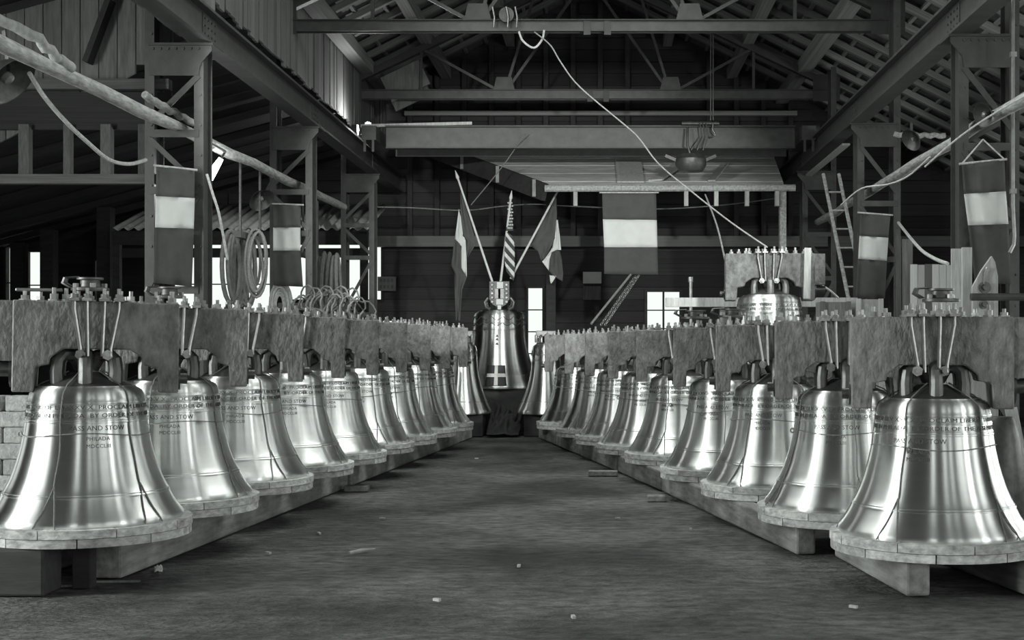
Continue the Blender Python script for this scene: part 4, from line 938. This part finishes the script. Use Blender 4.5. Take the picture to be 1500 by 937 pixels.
# pulley block on the nearer truss
o = empty('pulley_block', P(742, 22, 19.4)); k = 19.4 / F
b = MB(); b.cyl((0, -0.03, 0), (0, 0.03, 0), 0.11, 18); b.build('sheave', 'iron', o)
for dx in (-0.2, 0.0, 0.13):
    b = MB(); b.tube([(dx, -0.08, 0.1), (dx + 0.03, -0.08, -0.05), (dx + 0.02, -0.08, -0.2)], 0.016, 6); b.build('strap', 'iron_bright', o)
tag(o, 'pulley block with bright straps on the nearer truss', 'pulley')
o = empty('hoist_block', P(1012, 238, 22.3))
MB().lathe([(0, -0.16), (0.2, -0.15), (0.26, -0.05), (0.26, 0.05), (0.2, 0.13), (0.0, 0.15)], 24).build('drum', 'iron', o)
for s_ in (-1, 1): MB().bar((s_ * 0.15, 0, 0), (s_ * 0.42, 0.05, 0.12), 0.07, 0.05).build('arm', 'iron', o, smooth=False)
MB().tube([(0, 0, 0.1), (-0.06, 0, 0.3), (-0.05, 0.1, 0.6)], 0.02, 6).build('cable', 'iron', o); tag(o, 'dark hoist drum hanging in front of the shed roof', 'hoist')
# ================================================================== SMALL THINGS
for r_ in range(9):
    for k in range(3):
        x = -4.37 - 0.315 * k - (0.12 if r_ % 2 else 0) + R.uniform(-0.01, 0.01)
        o = MB().bx(-0.145, 0.145, -0.1, 0.1, 0, 0.122).build('concrete_block', 'concrete', smooth=False) if (r_, k) == (0, 0) else link('concrete_block', ME_CB)
        if (r_, k) == (0, 0): ME_CB = o.data
        o.location = (x - 0.145, 10.5 + R.uniform(-0.015, 0.015), r_ * 0.1245); bevel(o, 0.008, 1)
        tag(o, f"rough concrete block at the left edge, {ORD[r_]} course from the floor, {('right', 'middle', 'left')[k]} one", 'block', 'stacked concrete blocks at the left')
o = MB().lathe([(0.0, 0.0), (0.17, 0.0), (0.2, 0.1), (0.19, 0.45), (0.15, 0.75), (0.11, 0.9), (0.09, 0.93), (0.0, 0.93)], 28).build('iron_flask', 'iron'); o.location = (3.28, 10.9, 0); tag(o, 'dark rounded iron vessel behind the nearest right bell', 'vessel')
for k, (x, a, lab) in enumerate(((3.52, 0.12, 'first pale offcut leaning at the right edge behind the nearest bell'), (3.66, -0.16, 'second pale offcut leaning at the right edge, tilted left'))):
    o = MB().bx(-0.05, 0.05, -0.015, 0.015, 0, 1.0).build('wood_offcut', 'plank_pale', smooth=False); o.location = (x, 11.0 + 0.25 * k, 0.0); o.rotation_euler = (-0.12, a, 0); tag(o, lab, 'offcut')
def floor_pt(px, py): D = F * ZC / (py - VY); return Vector(((px - VX) / F * D, D, 0))
a, b_ = floor_pt(511, 812), floor_pt(549, 806)
b = MB(); b.tube([a + Vector((0, 0, 0.012)), (a + b_) / 2 + Vector((0, 0, 0.017)), b_ + Vector((0, 0, 0.012))], [0.012, 0.014, 0.006], 6); tag(b.build('wood_sliver', 'plank_pale'), 'pale wood sliver lying on the open floor left of centre', 'stick')
for (x0, y0, x1, y1, lab) in ((120, 854, 205, 853, 'long thin lath on the floor below the nearest left bell'), (95, 860, 130, 858, 'short thin lath on the floor at lower left')):
    a, b_ = floor_pt(x0, y0), floor_pt(x1, y1); b = MB(); b.bar(a + Vector((0, 0, 0.01)), b_ + Vector((0, 0, 0.01)), 0.02, 0.012); tag(b.build('thin_lath', 'plank_old', smooth=False), lab, 'lath')
rows = [[floor_pt(226 + 2.4 * i, 840 - 2.0 * j) + Vector((0, 0, 0.012 + 0.03 * abs(noise.noise((i * 1.7, j * 2.1, 3))))) for i in range(6)] for j in range(5)]
e = MB().grid(rows).build('crumpled_paper', 'paper', angle=20); e.modifiers.new('thickness', 'SOLIDIFY').thickness = 0.002; tag(e, 'scrap of crumpled white paper on the floor near the left timber', 'paper')
ch_ = 0
for (px, py) in ((467, 782), (393, 811), (698, 672), (1012, 776), (760, 830), (905, 760), (1250, 890), (640, 880), (840, 905), (560, 760)):
    o = MB().box((0, 0, 0.008), (0.05, 0.02, 0.015)).build('wood_chip', 'plank_pale', smooth=False); o.location = floor_pt(px, py); o.rotation_euler = (0, 0, R.uniform(0, 3)); tag(o, 'tiny pale wood chip scattered on the earth floor', 'chip', 'wood chips on the floor')
# flat iron and spare bars lying on the nearest yokes
def on_yoke(side, i, x, dz=0.0): XS, DS, Z = (XLr, DL, ZL) if side == 'left' else (XRr, DR, ZR); return Vector((XS[i] + x, DS[i], Z + YT + dz))
b = MB(); b.bx(-0.14, 0.14, -0.03, 0.03, 0, 0.02); o = bevel(b.build('iron_bar', 'nut_steel', smooth=False), 0.004, 1); o.location = on_yoke('left', 0, -0.31, 0.095); o.rotation_euler = (0, 0, 0.35); tag(o, 'pale flat bar lying on the nearest left yoke', 'bar')
b = MB(); b.cyl((-0.34, 0, 0.03), (0.1, 0, 0.03), 0.025, 10); o = b.build('iron_bar', 'iron_bright'); o.location = on_yoke('right', 0, 0.58, 0.10); tag(o, 'round iron bar lying on the nearest right yoke', 'bar')
# notices on the back wall
def notice(x0, y0, x1, y1, label, lines=0, m='paper'):
    D = 27.82; a, b_ = P(x0, y1, D), P(x1, y0, D); o = empty('wall_notice', ((a.x + b_.x) / 2, D, a.z)); w, h = b_.x - a.x, b_.z - a.z
    MB().bx(-w / 2, w / 2, 0, 0.02, 0, h).build('sheet', m, o, smooth=False)
    for k in range(lines):
        z = h * (k + 0.6) / (lines + 0.2)
        for i in range(4): MB().bx(-w * 0.38 + i * w * 0.2, -w * 0.38 + i * w * 0.2 + w * 0.13, -0.004, 0, z - 0.03, z + 0.04).build('lettering', 'paint_white' if m == 'plank_dark' else 'paint_dark', o, smooth=False)
    tag(o, label, 'notice')
notice(553, 405, 580, 426, 'faded framed notice on the dark back wall left of the flags', 2, 'steel_paint')
notice(854, 398, 881, 415, 'upper paper sheet on the back wall below the large banner'); notice(854, 419, 880, 439, 'lower paper sheet on the back wall below the large banner', 0, 'plank_old')

# cords that hold the banner of the nearest right column
bn = [q for q in bpy.data.objects if q.get('label') == 'three-striped banner on the nearest right column'][0]
for a in ((1409, 240), (1471, 233)):
    MB().cyl(P(*a, 13.5) - bn.location, P(1440, 204, 13.62) - bn.location, 0.008, 6).build('cord', 'rope_light', bn)
# castings and crates between and behind the yokes
def casting(loc, r, label):
    o = empty('iron_casting', loc)
    MB().lathe([(0, 0), (r, 0), (r, 0.04), (r * 0.55, 0.06), (r * 0.5, 0.16), (r * 0.7, 0.17), (r * 0.7, 0.2), (0, 0.2)], 20).build('hub', 'iron', o)
    for k in range(4):
        b = MB(); b.cyl((r * 0.75 * math.cos(k * PI / 2 + 0.5), r * 0.75 * math.sin(k * PI / 2 + 0.5), 0.04), (r * 0.75 * math.cos(k * PI / 2 + 0.5), r * 0.75 * math.sin(k * PI / 2 + 0.5), 0.11), 0.016, 6); b.build('stud_bolt', 'nut_steel', o)
    MB().tube([(-r, 0, 0.05), (-r * 1.4, 0, 0.12), (-r * 1.3, 0, 0.2), (-r * 0.6, 0, 0.21)], 0.018, 6).build('lug', 'iron', o)
    o.scale = (1.2, 1.0, 0.42); return tag(o, label, 'casting')
casting(on_yoke('right', 3, -0.3, 0.09), 0.12, 'iron casting lying on the fourth yoke of the right row'); casting(on_yoke('right', 3, 0.08, 0.105), 0.13, 'larger iron casting on the fourth yoke of the right row')
casting(on_yoke('right', 0, 0.05, 0.10), 0.10, 'iron casting between the rods on the nearest right yoke'); casting(on_yoke('left', 0, 0.02, 0.10), 0.10, 'iron casting between the rods on the nearest left yoke')
casting(on_yoke('left', 1, 0.0, 0.10), 0.10, 'iron casting on the second yoke of the left row')
def crate(x0, x1, ytop, D, m, label):
    a, c = (x0 - VX) / F * D, (x1 - VX) / F * D; zt = P(0, ytop, D).z; o = empty('wooden_crate', ((a + c) / 2, D, 0)); w = c - a; n = 8
    for i in range(n): plank('slat', m, (0, 0, zt * (i + 0.5) / n), (w, 0.3, zt / n - 0.012), o)
    for sx in (-1, 1): plank('batten', m, (sx * (w / 2 - 0.03), -0.165, zt / 2), (0.05, 0.03, zt), o)
    return tag(o, label, 'crate')
crate(1250, 1290, 438, 15.3, 'plank_pale', 'tall pale slatted crate under the slanting banner at right'); crate(1198, 1243, 442, 15.3, 'plank_old', 'darker slatted crate beside the pale crate, right of the raised bell')

for d0, d1, lab in ((16.5, 17.7, 'short timber rail slung under the left log that the hose and rope coils hang on'), (20.0, 21.3, 'short timber rail slung under the left log that the heavy hoses hang on')):
    o = empty('hanging_rail', (-4.5, (d0 + d1) / 2, 2.9)); MB().bx(-0.04, 0.04, -(d1 - d0) / 2, (d1 - d0) / 2, -0.04, 0.04).build('rail', 'plank_mid', o, smooth=False)
    for q in (-0.4, 0.4): MB().bx(-0.012, 0.012, q * (d1 - d0) - 0.02, q * (d1 - d0) + 0.02, 0.04, 0.92).build('hanger', 'iron', o, smooth=False)
    tag(o, lab, 'rail')
